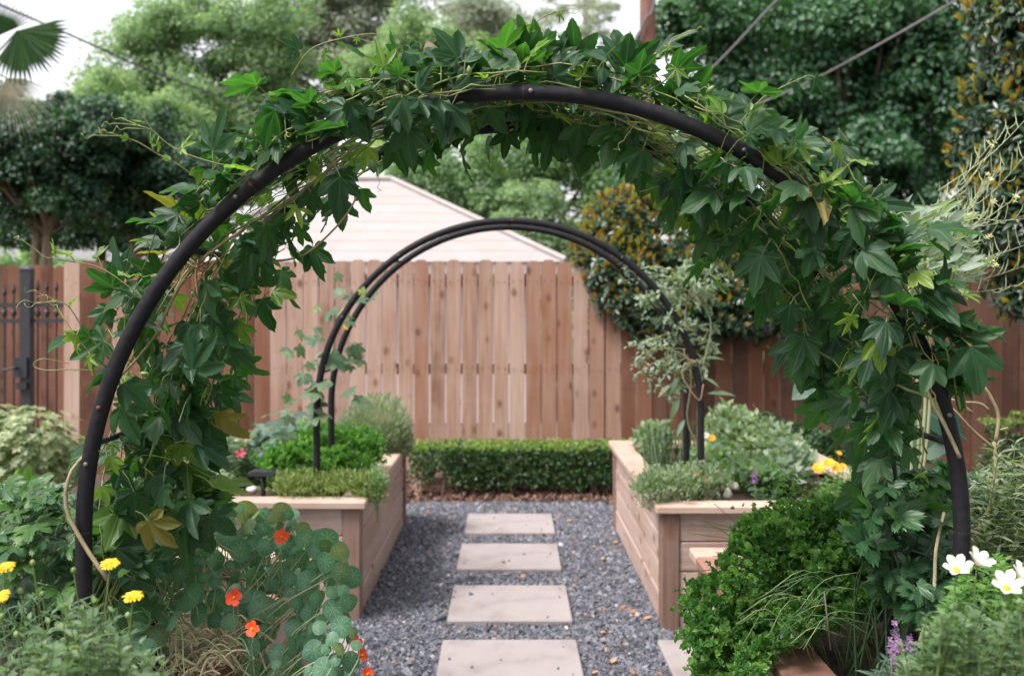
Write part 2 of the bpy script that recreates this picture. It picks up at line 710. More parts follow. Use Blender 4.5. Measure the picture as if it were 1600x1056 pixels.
def rvec(s=1.0):
    return Vector((rnd.uniform(-s, s), rnd.uniform(-s, s), rnd.uniform(-s, s)))

# ================================================================== materials in use
M_pipe = plain_mat("black_pipe", [(0.010, 0.010, 0.013), (0.018, 0.017, 0.021)], rough=0.6, scale=60, bump=0.25, spec=0.18)
M_screw = plain_mat("zinc_screw", [(0.10, 0.095, 0.09), (0.18, 0.17, 0.16)], rough=0.55, metal=0.4)
M_rust = plain_mat("rust", [(0.09, 0.03, 0.02), (0.15, 0.055, 0.032)], rough=0.8)
M_gravelbase = plain_mat("gravel_bed", [(0.08, 0.08, 0.092), (0.2, 0.2, 0.23)], rough=0.95, scale=70, bump=0.6)
M_gravel = attr_mat("gravel_stone", [(0.0, (0.048, 0.051, 0.061)), (0.35, (0.10, 0.105, 0.126)), (0.7, (0.165, 0.169, 0.20)),
                                     (0.95, (0.29, 0.285, 0.31)), (0.972, (0.28, 0.20, 0.15)), (1.0, (0.5, 0.47, 0.45))], rough=0.8)
M_soil = plain_mat("soil", [(0.018, 0.012, 0.009), (0.05, 0.03, 0.022), (0.10, 0.06, 0.042)], rough=0.95, scale=40, bump=0.9)
M_mulch = attr_mat("mulch", [(0.0, (0.05, 0.028, 0.02)), (0.5, (0.14, 0.075, 0.055)), (1.0, (0.30, 0.19, 0.14))], rough=0.9)
M_ground = plain_mat("earth", [(0.06, 0.045, 0.032), (0.11, 0.10, 0.06), (0.06, 0.09, 0.035)], rough=0.95, scale=3, bump=0.4)
M_paver = plain_mat("paver_concrete", [(0.20, 0.172, 0.166), (0.272, 0.240, 0.235), (0.295, 0.263, 0.258)], rough=0.85, scale=5, bump=0.2)
M_cedar = wood_mat("cedar_board", [(0.18, 0.10, 0.07), (0.39, 0.28, 0.235), (0.50, 0.395, 0.345)], var=0.2, knot=(0.17, 0.07, 0.045))
M_post = wood_mat("cedar_post", [(0.12, 0.066, 0.048), (0.20, 0.125, 0.098), (0.27, 0.18, 0.15)], var=0.25, knot=(0.16, 0.07, 0.045))
M_cap = wood_mat("cedar_cap", [(0.28, 0.18, 0.135), (0.42, 0.30, 0.235), (0.48, 0.365, 0.305)], var=0.25, knot=(0.3, 0.15, 0.10))
M_capnear = wood_mat("stained_cap", [(0.16, 0.075, 0.055), (0.25, 0.125, 0.095), (0.33, 0.18, 0.14)], var=0.25)
M_fpale = wood_mat("fence_weathered", [(0.14, 0.068, 0.045), (0.31, 0.19, 0.142), (0.44, 0.32, 0.265)], axis=2, var=0.24, knot=(0.13, 0.06, 0.036))
M_fred = wood_mat("fence_red", [(0.075, 0.03, 0.018), (0.15, 0.062, 0.036), (0.22, 0.11, 0.072)], axis=2, var=0.45, knot=(0.06, 0.025, 0.018))
M_forange = wood_mat("fence_streaked", [(0.18, 0.062, 0.026), (0.25, 0.125, 0.08), (0.34, 0.22, 0.17)], axis=2, var=0.3, grain=0.5, knot=(0.1, 0.04, 0.03))
M_fdark = wood_mat("fence_brown", [(0.045, 0.021, 0.013), (0.09, 0.043, 0.028), (0.14, 0.075, 0.05)], axis=2, var=0.4, knot=(0.04, 0.018, 0.012))
M_iron = plain_mat("wrought_iron", [(0.012, 0.013, 0.020), (0.03, 0.03, 0.042)], rough=0.5, scale=40)
M_roof = wood_mat("pale_roofing", [(0.255, 0.232, 0.222), (0.285, 0.258, 0.247), (0.31, 0.28, 0.268)], var=0.15, knot=(0.26, 0.235, 0.225), rough=0.8)
M_fascia = plain_mat("fascia_paint", [(0.34, 0.31, 0.32), (0.42, 0.39, 0.39)], rough=0.7, scale=8)
M_white = plain_mat("white_wall", [(0.48, 0.43, 0.42), (0.54, 0.49, 0.47)], rough=0.7, scale=6)
M_bark = plain_mat("bark", [(0.05, 0.036, 0.028), (0.12, 0.085, 0.065), (0.19, 0.14, 0.11)], rough=0.9, scale=10, bump=0.7, stretch=(3, 3, 0.6))
M_barkpale = plain_mat("bark_pale", [(0.16, 0.11, 0.075), (0.28, 0.20, 0.145)], rough=0.9, scale=18, bump=0.5, stretch=(3, 3, 0.7))
M_polewood = plain_mat("pole_wood", [(0.065, 0.027, 0.019), (0.115, 0.05, 0.034), (0.16, 0.077, 0.055)], rough=0.85, scale=14, bump=0.4, stretch=(4, 4, 0.3))
M_cable = plain_mat("cable", [(0.05, 0.05, 0.055), (0.11, 0.11, 0.115)], rough=0.6)
M_cablepale = plain_mat("cable_pale", [(0.07, 0.07, 0.07), (0.14, 0.14, 0.14)], rough=0.6)
M_rock = plain_mat("pale_rock", [(0.36, 0.33, 0.29), (0.62, 0.58, 0.53)], rough=0.85, scale=20, bump=0.4)
M_rockgrey = plain_mat("grey_rock", [(0.15, 0.14, 0.12), (0.30, 0.28, 0.24)], rough=0.85, scale=20, bump=0.4)
M_brick = plain_mat("edging_brick", [(0.17, 0.09, 0.075), (0.30, 0.18, 0.155)], rough=0.9, scale=25, bump=0.5)

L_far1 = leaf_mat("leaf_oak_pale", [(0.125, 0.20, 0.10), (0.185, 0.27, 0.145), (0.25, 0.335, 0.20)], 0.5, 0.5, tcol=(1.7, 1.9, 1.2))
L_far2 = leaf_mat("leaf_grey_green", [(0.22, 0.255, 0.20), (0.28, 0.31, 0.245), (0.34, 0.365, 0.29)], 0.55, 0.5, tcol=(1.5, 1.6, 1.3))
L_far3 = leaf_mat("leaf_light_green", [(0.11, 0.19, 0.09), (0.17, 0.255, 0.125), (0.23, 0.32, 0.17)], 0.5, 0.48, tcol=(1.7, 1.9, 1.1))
L_dark = leaf_mat("leaf_dark", [(0.012, 0.040, 0.022), (0.026, 0.072, 0.038), (0.055, 0.125, 0.068)], 0.45, 0.25)
L_ivy = leaf_mat("leaf_deep_green", [(0.020, 0.068, 0.034), (0.042, 0.112, 0.055), (0.085, 0.17, 0.09)], 0.42, 0.3)
L_mid = leaf_mat("leaf_mid", [(0.10, 0.17, 0.105), (0.15, 0.225, 0.14), (0.21, 0.285, 0.18)], 0.48, 0.48)
L_phot = leaf_mat("leaf_glossy", [(0.012, 0.035, 0.018), (0.022, 0.055, 0.026), (0.04, 0.08, 0.032)], 0.3, 0.1)
L_orange = leaf_mat("leaf_orange", [(0.34, 0.14, 0.03), (0.40, 0.22, 0.045), (0.36, 0.27, 0.055)], 0.35, 0.25, tcol=(1.6, 1.3, 0.8))
L_yellow = leaf_mat("leaf_olive_yellow", [(0.26, 0.24, 0.05), (0.33, 0.28, 0.055), (0.20, 0.22, 0.05)], 0.38, 0.2)
L_palm = leaf_mat("leaf_palm", [(0.02, 0.055, 0.02), (0.035, 0.09, 0.028)], 0.4, 0.25)
L_straw = leaf_mat("leaf_straw", [(0.42, 0.41, 0.31), (0.54, 0.53, 0.43)], 0.6, 0.25, tcol=(1.1, 1.0, 0.8))
L_box = leaf_mat("leaf_boxwood", [(0.013, 0.042, 0.012), (0.024, 0.066, 0.018), (0.05, 0.11, 0.03)], 0.42, 0.2)
L_boxnew = leaf_mat("leaf_boxwood_new", [(0.13, 0.20, 0.05), (0.18, 0.25, 0.065)], 0.45, 0.35)

# ================================================================== ground
mb = MB()
mb.faces([(-150, -60, -0.012), (150, -60, -0.012), (150, 240, -0.012), (-150, 240, -0.012)], [(0, 1, 2, 3)])
g = mb.build("ground", M_ground); g["kind"] = "structure"
mb = MB()
mb.faces([(-2.6, -1.0, 0.0), (2.6, -1.0, 0.0), (2.6, 7.72, 0.0), (-2.6, 7.72, 0.0)], [(0, 1, 2, 3)])
g = mb.build("gravel_path", M_gravelbase); g["kind"] = "structure"
mb = MB()
mb.faces([(-4.2, 7.72, 0.004), (5.5, 7.72, 0.004), (5.5, 8.9, 0.05), (-4.2, 8.9, 0.05)], [(0, 1, 2, 3)])
g = mb.build("planting_strip", M_soil); g["kind"] = "structure"

# loose angular stones
cube_v = np.array([(x, y, z) for z in (-1, 1) for y in (-1, 1) for x in (-1, 1)], dtype=np.float32) * 0.5
cube_f = [(0, 2, 3, 1), (4, 5, 7, 6), (0, 1, 5, 4), (2, 6, 7, 3), (0, 4, 6, 2), (1, 3, 7, 5)]
STONES = []
for k in range(6):
    v = cube_v.copy()
    v += rng.uniform(-0.2, 0.2, v.shape)
    v[4:] *= np.array([rnd.uniform(.5, .9), rnd.uniform(.5, .9), 1.0])
    STONES.append(_tpl(v, cube_f))


def rand_rot(n):
    q = rng.normal(size=(n, 4)); q /= np.linalg.norm(q, axis=1, keepdims=True)
    w, x, y, z = q.T
    return np.stack([np.stack([1 - 2 * (y * y + z * z), 2 * (x * y - z * w), 2 * (x * z + y * w)], 1),
                     np.stack([2 * (x * y + z * w), 1 - 2 * (x * x + z * z), 2 * (y * z - x * w)], 1),
                     np.stack([2 * (x * z - y * w), 2 * (y * z + x * w), 1 - 2 * (x * x + y * y)], 1)], 1)


mb = MB()
for (x0, x1, y0, y1, n) in ((-0.76, 0.76, 3.1, 7.74, 78000), (0.7, 2.2, 3.85, 4.75, 5000), (-2.2, -0.7, 3.85, 4.75, 5000)):
    for k in range(6):
        m_ = n // 6
        p = np.stack([rng.uniform(x0, x1, m_), rng.uniform(y0, y1, m_), rng.uniform(0.0, 0.014, m_)], 1)
        s = rng.lognormal(math.log(0.0115), 0.33, m_)
        r = np.clip(rng.beta(1.7, 2.3, m_), 0, 0.94)
        odd = rng.random(m_)
        r = np.where(odd > 0.994, 1.0, np.where(odd > 0.98, 0.972, r))
        mb.scatter(STONES[k], p, rand_rot(m_), s, r)
for y in (4.20, 5.07, 6.005, 6.905):       # grit kicked up onto the pavers
    m_ = 8
    px_ = np.where(rng.random(m_) < .7, rng.choice((-1, 1), m_) * rng.uniform(.2, .29, m_), rng.uniform(-.28, .28, m_))
    p = np.stack([px_, y + rng.uniform(-.28, .28, m_), np.full(m_, .041)], 1)
    mb.scatter(STONES[2], p, rand_rot(m_), rng.uniform(.004, .010, m_), rng.uniform(.55, .94, m_))
mb.build("gravel", M_gravel, kind="stuff")

# ------------------------------------------------------------------ stepping stones
me = box_mesh(0.605, 0.60, 0.05, M_paver, 0.006)
cs = [(4.20, "pale square paver nearest the camera on the path centre line"),
      (5.07, "second pale paver in from the camera, level with the front bed posts"),
      (6.005, "third pale paver in, between two others in the middle of the gravel"),
      (6.905, "farthest pale paver of the centre row, just before the clipped hedge")]
for i, (y, lab) in enumerate(cs):
    o = put("stepping_stone", me, None, Matrix.Translation((0.005 + 0.006 * math.sin(i * 3), y, 0.012)) @ Matrix.Rotation(0.006 * math.sin(i * 5 + 1), 4, 'Z'))
    tag(o, lab, "paving stone", "pavers down the gravel path")
o = put("stepping_stone", me, None, Matrix.Translation((0.975, 4.20, 0.012)) @ Matrix.Rotation(0.01, 4, 'Z'))
tag(o, "pale paver half hidden by curly parsley, in the gap between the beds", "paving stone", "pavers down the gravel path")
o = put("stepping_stone", me, None, Matrix.Translation((-0.955, 4.22, 0.012)) @ Matrix.Rotation(-0.012, 4, 'Z'))
tag(o, "pale paver behind trailing nasturtium and small red flowers", "paving stone", "pavers down the gravel path")

# ------------------------------------------------------------------ raised beds
def raised_bed(x0, x1, y0, y1, h, label, capm):
    t = thing("raised_bed", label, "raised bed", ((x0 + x1) / 2, (y0 + y1) / 2, 0), "wooden raised garden beds")
    ct, cw = 0.038, 0.14
    ph = h - ct
    pw = 0.088
    for sx in (x0, x1):
        for sy in (y0, y1):
            cx = sx + (pw / 2 if sx == x0 else -pw / 2); cy = sy + (pw / 2 if sy == y0 else -pw / 2)
            board("post", t, (cx, cy, ph / 2 - 0.01), (ph + 0.018, pw, pw), M_post, 'Z', 0.006)
    n = 4
    bh = ph / n
    for k in range(n):
        z = 0.004 + bh * (k + 0.5)
        for sy, s in ((y0, 1), (y1, -1)):
            board("plank", t, ((x0 + x1) / 2, sy + s * (0.030 + 0.003 * (k % 2)), z), (x1 - x0 - 2 * pw - 0.002, 0.036, bh - 0.005), M_cedar, 'X')
        for sx, s in ((x0, 1), (x1, -1)):
            board("plank", t, (sx + s * (0.030 + 0.003 * (k % 2)), (y0 + y1) / 2, z), (y1 - y0 - 2 * pw - 0.002, 0.036, bh - 0.005), M_cedar, 'Y')
    ov = 0.028
    zc = h - ct / 2 + 0.002
    for sy, s in ((y0, 1), (y1, -1)):
        board("cap_board", t, ((x0 + x1) / 2, sy + s * (cw / 2 - ov), zc), (x1 - x0 + 2 * ov, cw, ct), M_cap if s < 0 else capm, 'X', 0.006)
    for sx, s in ((x0, 1), (x1, -1)):
        board("cap_board", t, (sx + s * (cw / 2 - ov), (y0 + y1) / 2, zc - 0.001), (y1 - y0 - 2 * (cw - ov) - 0.003, cw, ct), capm, 'Y', 0.006)
    mb = MB()
    nx, ny = 22, 40
    V = []
    for j in range(ny + 1):
        for i in range(nx + 1):
            x = x0 + 0.05 + (x1 - x0 - 0.1) * i / nx; y = y0 + 0.05 + (y1 - y0 - 0.1) * j / ny
            V.append((x, y, h - 0.075 + 0.022 * math.sin(x * 7 + y * 3) * math.sin(y * 5 - x) + rnd.uniform(-0.012, 0.012)))
    Fc = [(j * (nx + 1) + i, j * (nx + 1) + i + 1, (j + 1) * (nx + 1) + i + 1, (j + 1) * (nx + 1) + i) for j in range(ny) for i in range(nx)]
    mb.faces(V, Fc)
    mb.build("soil", M_soil, t, True)
    return t


raised_bed(-1.95, -0.72, 4.83, 7.0, 0.595, "far wooden raised bed with rosemary bush at its inner corner", M_cap)
raised_bed(0.72, 1.95, 4.70, 6.9, 0.60, "far wooden raised bed planted with kale, sage and yellow marigolds", M_cap)
raised_bed(-1.95, -0.735, 1.42, 3.88, 0.595, "near wooden raised bed overflowing with nasturtium and calendula", M_capnear)
raised_bed(0.735, 1.95, 1.42, 3.88, 0.595, "near wooden raised bed overflowing with curly parsley", M_capnear)

# ------------------------------------------------------------------ fences
def picket_mesh(w, h, mat, rounded=False):
    key = ("picket", round(w, 3), round(h, 2), mat.name, rounded)
    if key in _boxes:
        return _boxes[key]
    c = 0.03
    if rounded:
        prof = [(-w / 2, 0), (w / 2, 0), (w / 2, h - 0.05), (w * 0.36, h - 0.018), (w * 0.15, h), (-w * 0.15, h), (-w * 0.36, h - 0.018), (-w / 2, h - 0.05)]
    else:
        prof = [(-w / 2, 0), (w / 2, 0), (w / 2, h - c), (w / 2 - c, h), (-w / 2 + c, h), (-w / 2, h - c)]
    t = 0.009
    V = [(x, -t, z) for x, z in prof] + [(x, t, z) for x, z in prof]
    n = len(prof)
    Fc = [tuple(range(n)), tuple(range(2 * n - 1, n - 1, -1))] + [((i + 1) % n, i, n + i, n + (i + 1) % n) for i in range(n)]
    mb = MB(); mb.faces(V, Fc)
    me = mb.mesh("picket", mat)
    _boxes[key] = me
    return me


FY = 8.8
fence = thing("wooden_fence", "tall reddish wooden plank fence standing behind the clipped hedge", "fence", (0.5, FY, 0))
x = -3.86
sp = 0.1405
while x < 5.6:
    if x < -2.15:
        mat = M_fred if rnd.random() < 0.75 else M_fpale
    elif x < 0.18:
        mat = M_fpale if rnd.random() < 0.93 else M_forange
    elif x < 0.98:
        mat = M_forange if rnd.random() < 0.65 else M_fpale
    elif x < 1.6:
        mat = M_fred if rnd.random() < 0.8 else M_fdark
    else:
        mat = M_fdark if rnd.random() < 0.7 else M_fred
    gapw = 0.0115 if -1.6 < x < 1.25 else rnd.choice((0.004, 0.006, 0.012))
    hh = (1.90 if x < 0.62 else 1.84) + rnd.choice((-0.01, 0.0, 0.008))
    o = put("picket", picket_mesh(round(sp - gapw, 3), round(hh, 2), mat), fence,
            Matrix.Translation((x, FY + rnd.uniform(-0.002, 0.002), 0.03)) @ Matrix.Rotation(rnd.uniform(-0.003, 0.003), 4, 'Y'))
    x += sp
mb = MB()
x = -3.86
while x < 5.6:
    for z in (0.31, 0.975, 1.75):
        for dx in (-0.035, 0.033):
            c = Vector((x + dx + rnd.uniform(-.006, .006), FY - 0.012, z + rnd.uniform(-.02, .02)))
            mb.tube([c, c + Vector((0, -0.003, 0))], 0.0055, 6)
    x += sp
mb.build("nail_heads", M_rust, fence, kind="stuff")
for z, hgt in ((0.28, 0.09), (0.945, 0.09), (1.72, 0.09)):
    for i in range(4):
        xa = -3.9 + i * 2.38
        board("rail", fence, (xa + 1.19, FY + 0.033, z + 0.03), (2.37, 0.038, hgt), M_fred, 'X')
for i in range(5):
    board("fence_post", fence, (-3.9 + i * 2.38 if i else -3.86, FY + 0.10, 0.93), (1.9, 0.09, 0.09), M_fred, 'Z')

side = thing("garden_fence", "round topped brown fence seen through the black iron gate", "fence", (-5.4, 12.0, 0))
x = -8.2
while x < -3.6:
    put("picket", picket_mesh(0.136, round(2.0 + rnd.choice((-0.01, 0, 0.01)), 2), M_fred if rnd.random() < 0.6 else M_fdark, True), side,
        Matrix.Translation((x, 12.0, 0.02)))
    x += 0.139
for z in (0.35, 1.0, 1.75):
    board("rail", side, (-5.85, 12.03, z), (4.6, 0.038, 0.09), M_fdark, 'X')

# ------------------------------------------------------------------ iron gate
gate = thing("iron_gate", "black wrought iron gate with latch beside the wooden fence", "gate", (-4.9, 8.85, 0))
GY = 8.85
mb = MB()
mb.box((-4.325, GY - 0.045, 0), (-4.235, GY + 0.045, 1.86))
mb.faces([(-4.335, GY - 0.055, 1.86), (-4.225, GY - 0.055, 1.86), (-4.225, GY + 0.055, 1.86), (-4.335, GY + 0.055, 1.86), (-4.28, GY, 1.90)],
         [(0, 1, 4), (1, 2, 4), (2, 3, 4), (3, 0, 4)])
mb.build("post", M_iron, gate)
for (xa, xb) in ((-4.23, -3.95), (-5.6, -4.33)):
    for z in (0.2, 1.40, 1.54):
        mb = MB(); mb.box((xa, GY - 0.018, z - 0.018), (xb, GY + 0.018, z + 0.018)); mb.build("rail", M_iron, gate)
k = 0
xs = [-4.185 + 0.082 * i for i in range(4)] + [-4.40 - 0.082 * i for i in range(14)]
for i, x in enumerate(xs):
    top = 1.64 + 0.10 * abs(math.sin((x + 4.28) * 3.2 + 1.2))
    mb = MB()
    mb.tube([(x, GY, 0.12), (x, GY, top - 0.06)], 0.0095, 6)
    mb.tube([(x, GY, top - 0.07), (x, GY, top - 0.04), (x, GY, top + 0.03)], [0.010, 0.020, 0.002], 6)
    mb.tube([(x, GY, 1.435), (x, GY, 1.455), (x, GY, 1.485), (x, GY, 1.505)], [0.009, 0.026, 0.026, 0.009], 6)
    mb.build("bar", M_iron, gate)
mb = MB()
mb.box((-4.37, GY - 0.075, 0.90), (-4.25, GY - 0.047, 1.08)); mb.tube([(-4.33, GY - 0.08, 0.99), (-4.33, GY - 0.13, 0.99)], 0.012, 8)
mb.tube([(-4.33, GY - 0.13, 0.99), (-4.43, GY - 0.13, 0.97)], 0.011, 8)
mb.box((-4.34, GY - 0.08, 0.80), (-4.25, GY - 0.047, 0.86))
mb.build("latch", M_iron, gate)

# ------------------------------------------------------------------ pale shed roof beyond the fence
shed = thing("garden_shed", "pale shed with a low hipped roof rising above the fence", "shed", (-1.9, 15.0, 0))
ex0, ex1, ey0, ey1, ez = -4.4, 0.72, 12.5, 17.5, 2.07
rx0, rx1, ry, rz = -2.75, -1.76, 15.0, 3.40
NC = 9
for c in range(NC):
    a, b = c / NC, (c + 1) / NC + 0.02
    def row(t, lift):
        return ((ex0 + (rx0 - ex0) * t, ey0 + (ry - ey0) * t, ez + (rz - ez) * t + lift), (ex1 + (rx1 - ex1) * t, ey0 + (ry - ey0) * t, ez + (rz - ez) * t + lift))
    l0, r0 = row(a, 0.014); l1, r1 = row(min(b, 1), 0.008)
    l2, r2 = row(a, 0.004)
    mb = MB()
    mb.faces([l0, r0, r1, l1, l2, r2], [(0, 1, 2, 3), (4, 5, 1, 0)])
    mb.build("roof_course", M_roof, shed)
mb = MB()
for A_, B_, C_, D_ in (((ex1, ey0, ez), (ex1, ey1, ez), (rx1, ry, rz), None), ((ex0, ey1, ez), (ex0, ey0, ez), (rx0, ry, rz), None),
                       ((ex1, ey1, ez), (ex0, ey1, ez), (rx0, ry, rz), (rx1, ry, rz))):
    vs = [A_, B_, C_] + ([D_] if D_ else [])
    mb.faces(vs, [tuple(range(len(vs)))])
mb.build("roof_slope", M_roof, shed)
for (a, b) in (((ex1, ey0, ez), (rx1, ry, rz)), ((ex0, ey0, ez), (rx0, ry, rz)), ((rx0, ry, rz), (rx1, ry, rz))):
    mb = MB(); mb.tube([Vector(a) + Vector((0, 0, 0.03)), Vector(b) + Vector((0, 0, 0.03))], 0.05, 6); mb.build("ridge_cap", M_roof, shed)
mb = MB(); mb.box((ex0 + 0.01, ey0 + 0.02, ez - 0.14), (ex1 - 0.01, ey0 + 0.045, ez - 0.002)); mb.build("fascia", M_fascia, shed)
mb = MB(); mb.box((ex0 + 0.02, ey0 + 0.05, ez - 0.15), (ex1 - 0.02, ey0 + 0.48, ez - 0.13)); mb.build("soffit", M_fascia, shed)
mb = MB(); mb.box((ex0 + 0.4, ey0 + 0.48, 0), (ex1 - 0.4, ey1 - 0.5, ez - 0.03)); mb.build("wall", M_white, shed)

# ================================================================== trees
RH = t_rhomb(0.36)
RHW = t_rhomb(0.46)
LF3 = t_leaf(0.24, 2, 0.3, 0.15)
LF4 = t_leaf(0.27, 4, 0.35, 0.2)


def clumps(ells, nclump, rc):
    """Clump centres spread through ellipsoids (cx, cy, cz, rx, ry, rz), mostly towards their skins."""
    vols = np.array([e[3] * e[4] * e[5] for e in ells]) ** 0.8
    pick = rng.choice(len(ells), nclump, p=vols / vols.sum())
    E = np.array(ells)[pick]
    u = unit(rng.normal(size=(nclump, 3)))
    rad = rng.random(nclump) ** 0.42
    c = E[:, :3] + u * E[:, 3:] * rad[:, None] * 0.9
    return c, rc * rng.uniform(0.6, 1.35, nclump), u


def crown_leaves(mb, ells, nclump, rc, nleaf, size, tpl, mat=0, flat=0.6, up=0.6, tone=0.55, keep=None):
    c, r, u = clumps(ells, nclump, rc)
    idx = rng.integers(0, nclump, nleaf)
    d = unit(rng.normal(size=(nleaf, 3)))
    d[:, 2] = np.where(d[:, 2] < -0.35, -d[:, 2], d[:, 2])
    rr = r[idx] * rng.random(nleaf) ** 0.45
    p = c[idx] + d * rr[:, None] * np.array([1, 1, flat])
    if keep is not None:
        k = keep(p)
        p, d, idx = p[k], d[k], idx[k]
        nleaf = len(p)
    n = unit(d * 0.8 + np.array([0, 0, up]) + rng.normal(size=(nleaf, 3)) * 0.45)
    t = unit(np.cross(n, rng.normal(size=(nleaf, 3))) + np.array([0, 0, -0.35]))
    crnd = rng.random(nclump)
    rv = np.clip(crnd[idx] * tone + rng.random(nleaf) * (1 - tone), 0, 0.999)
    mb.scatter(tpl, p, frames(t, n), size * rng.uniform(0.65, 1.35, nleaf), rv, mat)
    return c


def tree(name, label, base, ells, nclump, rc, nleaf, size, lm, bark, r0, ntrunk=1, group=None, tpl=None, flat=0.9, up=0.6, limb=14, lean=0.25):
    t = thing(name, label, "tree", base, group)
    mb = MB()
    c = crown_leaves(mb, ells, nclump, rc, nleaf, size, tpl or RH, 0, flat, up)
    mb.build("crown", lm, t)
    lowest = min(e[2] - e[5] * 0.6 for e in ells)
    mid = np.average(np.array([e[:3] for e in ells]), axis=0)
    B = Vector(base)
    for k in range(ntrunk):
        mb = MB()
        b0 = B + Vector(((k - (ntrunk - 1) / 2) * r0 * 2.6, rnd.uniform(-r0, r0), 0))
        fork = Vector((b0.x + (mid[0] - b0.x) * lean + rnd.uniform(-.2, .2) * (ntrunk > 1), b0.y + rnd.uniform(-.1, .1), max(lowest + 0.2, 0.8)))
        path = bez([b0, b0.lerp(fork, 0.5) + rvec(r0 * 0.8), fork], 8)
        mb.tube(path, np.linspace(r0, r0 * 0.66, len(path)), 8)
        sel = rng.choice(len(c), min(limb, len(c)), replace=False)
        for i in sel:
            q = Vector(c[i]); m1 = fork.lerp(q, 0.5) + Vector((0, 0, 0.12 * (q - fork).length)) + rvec(0.05 * (q - fork).length)
            pth = bez([fork - Vector((0, 0, 0.1)), m1, q], 8)
            mb.tube(pth, np.linspace(r0 * 0.42, r0 * 0.07, len(pth)), 5)
        mb.build("trunk", bark, t, True)
    return t


def E(px, py, Y, rpx, rpz=None, dy=None):
    p = P(px, py, Y)
    k = Y / FPX
    rz_ = (rpz or rpx) * k
    return (p.x, p.y, p.z, rpx * k, (dy if dy else rpx * k), rz_)


TG = "trees beyond the fence"
Y = 23
tree("oak_tree", "broad pale green oak with open crown above the dark tree", (P(270, 0, Y).x, Y, 0),
     [E(235, 75, Y, 95, 75), E(340, 60, Y, 120, 85), E(425, 60, Y, 90, 80), E(300, 190, Y, 150, 90), E(420, 150, Y, 90, 110), E(180, 165, Y, 80, 60), E(390, 250, Y, 100, 60)],
     260, 0.50, 72000, 0.088, L_far1, M_bark, 0.22, group=TG)
Y = 14.5
tree("shade_tree", "dark green multi stemmed tree standing over the iron gate", (P(75, 0, Y).x, Y, 0),
     [E(40, 240, Y, 110, 95), E(130, 210, Y, 95, 70), E(-30, 200, Y, 90, 90), E(60, 330, Y, 90, 40), E(30, 375, Y + 2.5, 120, 28), E(150, 365, Y + 2.5, 80, 30), E(-40, 230, Y, 110, 120), E(140, 320, Y, 60, 40)],
     170, 0.34, 62000, 0.058, L_dark, M_barkpale, 0.075, 3, TG, RHW)
Y = 15.5
tree("shade_tree", "dark spreading tree behind the leafy side of the near arch", (P(205, 0, Y).x, Y, 0),
     [E(205, 250, Y, 95, 85), E(280, 280, Y, 90, 70), E(200, 350, Y, 80, 40), E(330, 290, Y, 80, 70), E(250, 350, Y, 70, 40), E(260, 385, Y + 2, 90, 25), E(200, 380, Y + 2, 70, 22)],
     130, 0.34, 42000, 0.058, L_dark, M_barkpale, 0.075, 2, TG, RHW)
Y = 18
tree("ash_tree", "yellowish green bushy tree rising behind the dark tree", (P(160, 0, Y).x, Y, 0),
     [E(150, 160, Y, 75, 45), E(230, 200, Y, 80, 50), E(80, 190, Y, 70, 45), E(300, 235, Y, 80, 50), E(-20, 230, Y, 80, 60), E(180, 300, Y, 170, 60)],
     130, 0.38, 45000, 0.075, L_far3, M_bark, 0.12, group=TG)
Y = 33
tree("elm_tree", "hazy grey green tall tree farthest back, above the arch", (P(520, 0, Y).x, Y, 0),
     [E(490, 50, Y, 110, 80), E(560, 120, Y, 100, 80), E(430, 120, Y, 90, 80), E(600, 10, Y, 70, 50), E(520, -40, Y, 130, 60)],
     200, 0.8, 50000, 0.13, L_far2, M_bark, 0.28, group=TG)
Y = 26
tree("maple_tree", "light green rounded tree behind the top of the arch", (P(655, 0, Y).x, Y, 0),
     [E(650, 85, Y, 85, 65), E(610, 130, Y, 70, 60), E(710, 130, Y, 70, 70), E(660, 190, Y, 90, 60)],
     110, 0.55, 36000, 0.10, L_far3, M_bark, 0.2, group=TG)
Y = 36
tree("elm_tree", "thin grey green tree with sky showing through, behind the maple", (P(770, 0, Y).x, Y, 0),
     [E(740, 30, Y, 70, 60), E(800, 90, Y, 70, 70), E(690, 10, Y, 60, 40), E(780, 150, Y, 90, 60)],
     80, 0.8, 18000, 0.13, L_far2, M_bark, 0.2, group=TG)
Y = 20
tree("elm_tree", "mid green leafy tree framed by the two arches above the shed roof", (P(868, 0, Y).x, Y, 0),
     [E(720, 270, Y, 90, 65), E(800, 250, Y, 90, 60), E(690, 330, Y, 70, 50), E(870, 270, Y, 80, 80), E(930, 230, Y, 80, 80), E(780, 330, Y, 80, 50), E(640, 270, Y, 60, 50), E(960, 330, Y, 80, 90), E(1040, 280, Y, 80, 90)],
     190, 0.45, 62000, 0.078, L_mid, M_barkpale, 0.13, group=TG)
Y = 17.5
tree("maple_tree", "pale green young tree between shed roof and round orange shrub", (P(840, 0, Y).x, Y, 0),
     [E(835, 325, Y, 55, 45), E(870, 365, Y, 50, 50), E(800, 370, Y, 50, 40)],
     50, 0.3, 14000, 0.062, L_far1, M_bark, 0.08, group=TG)
Y = 15
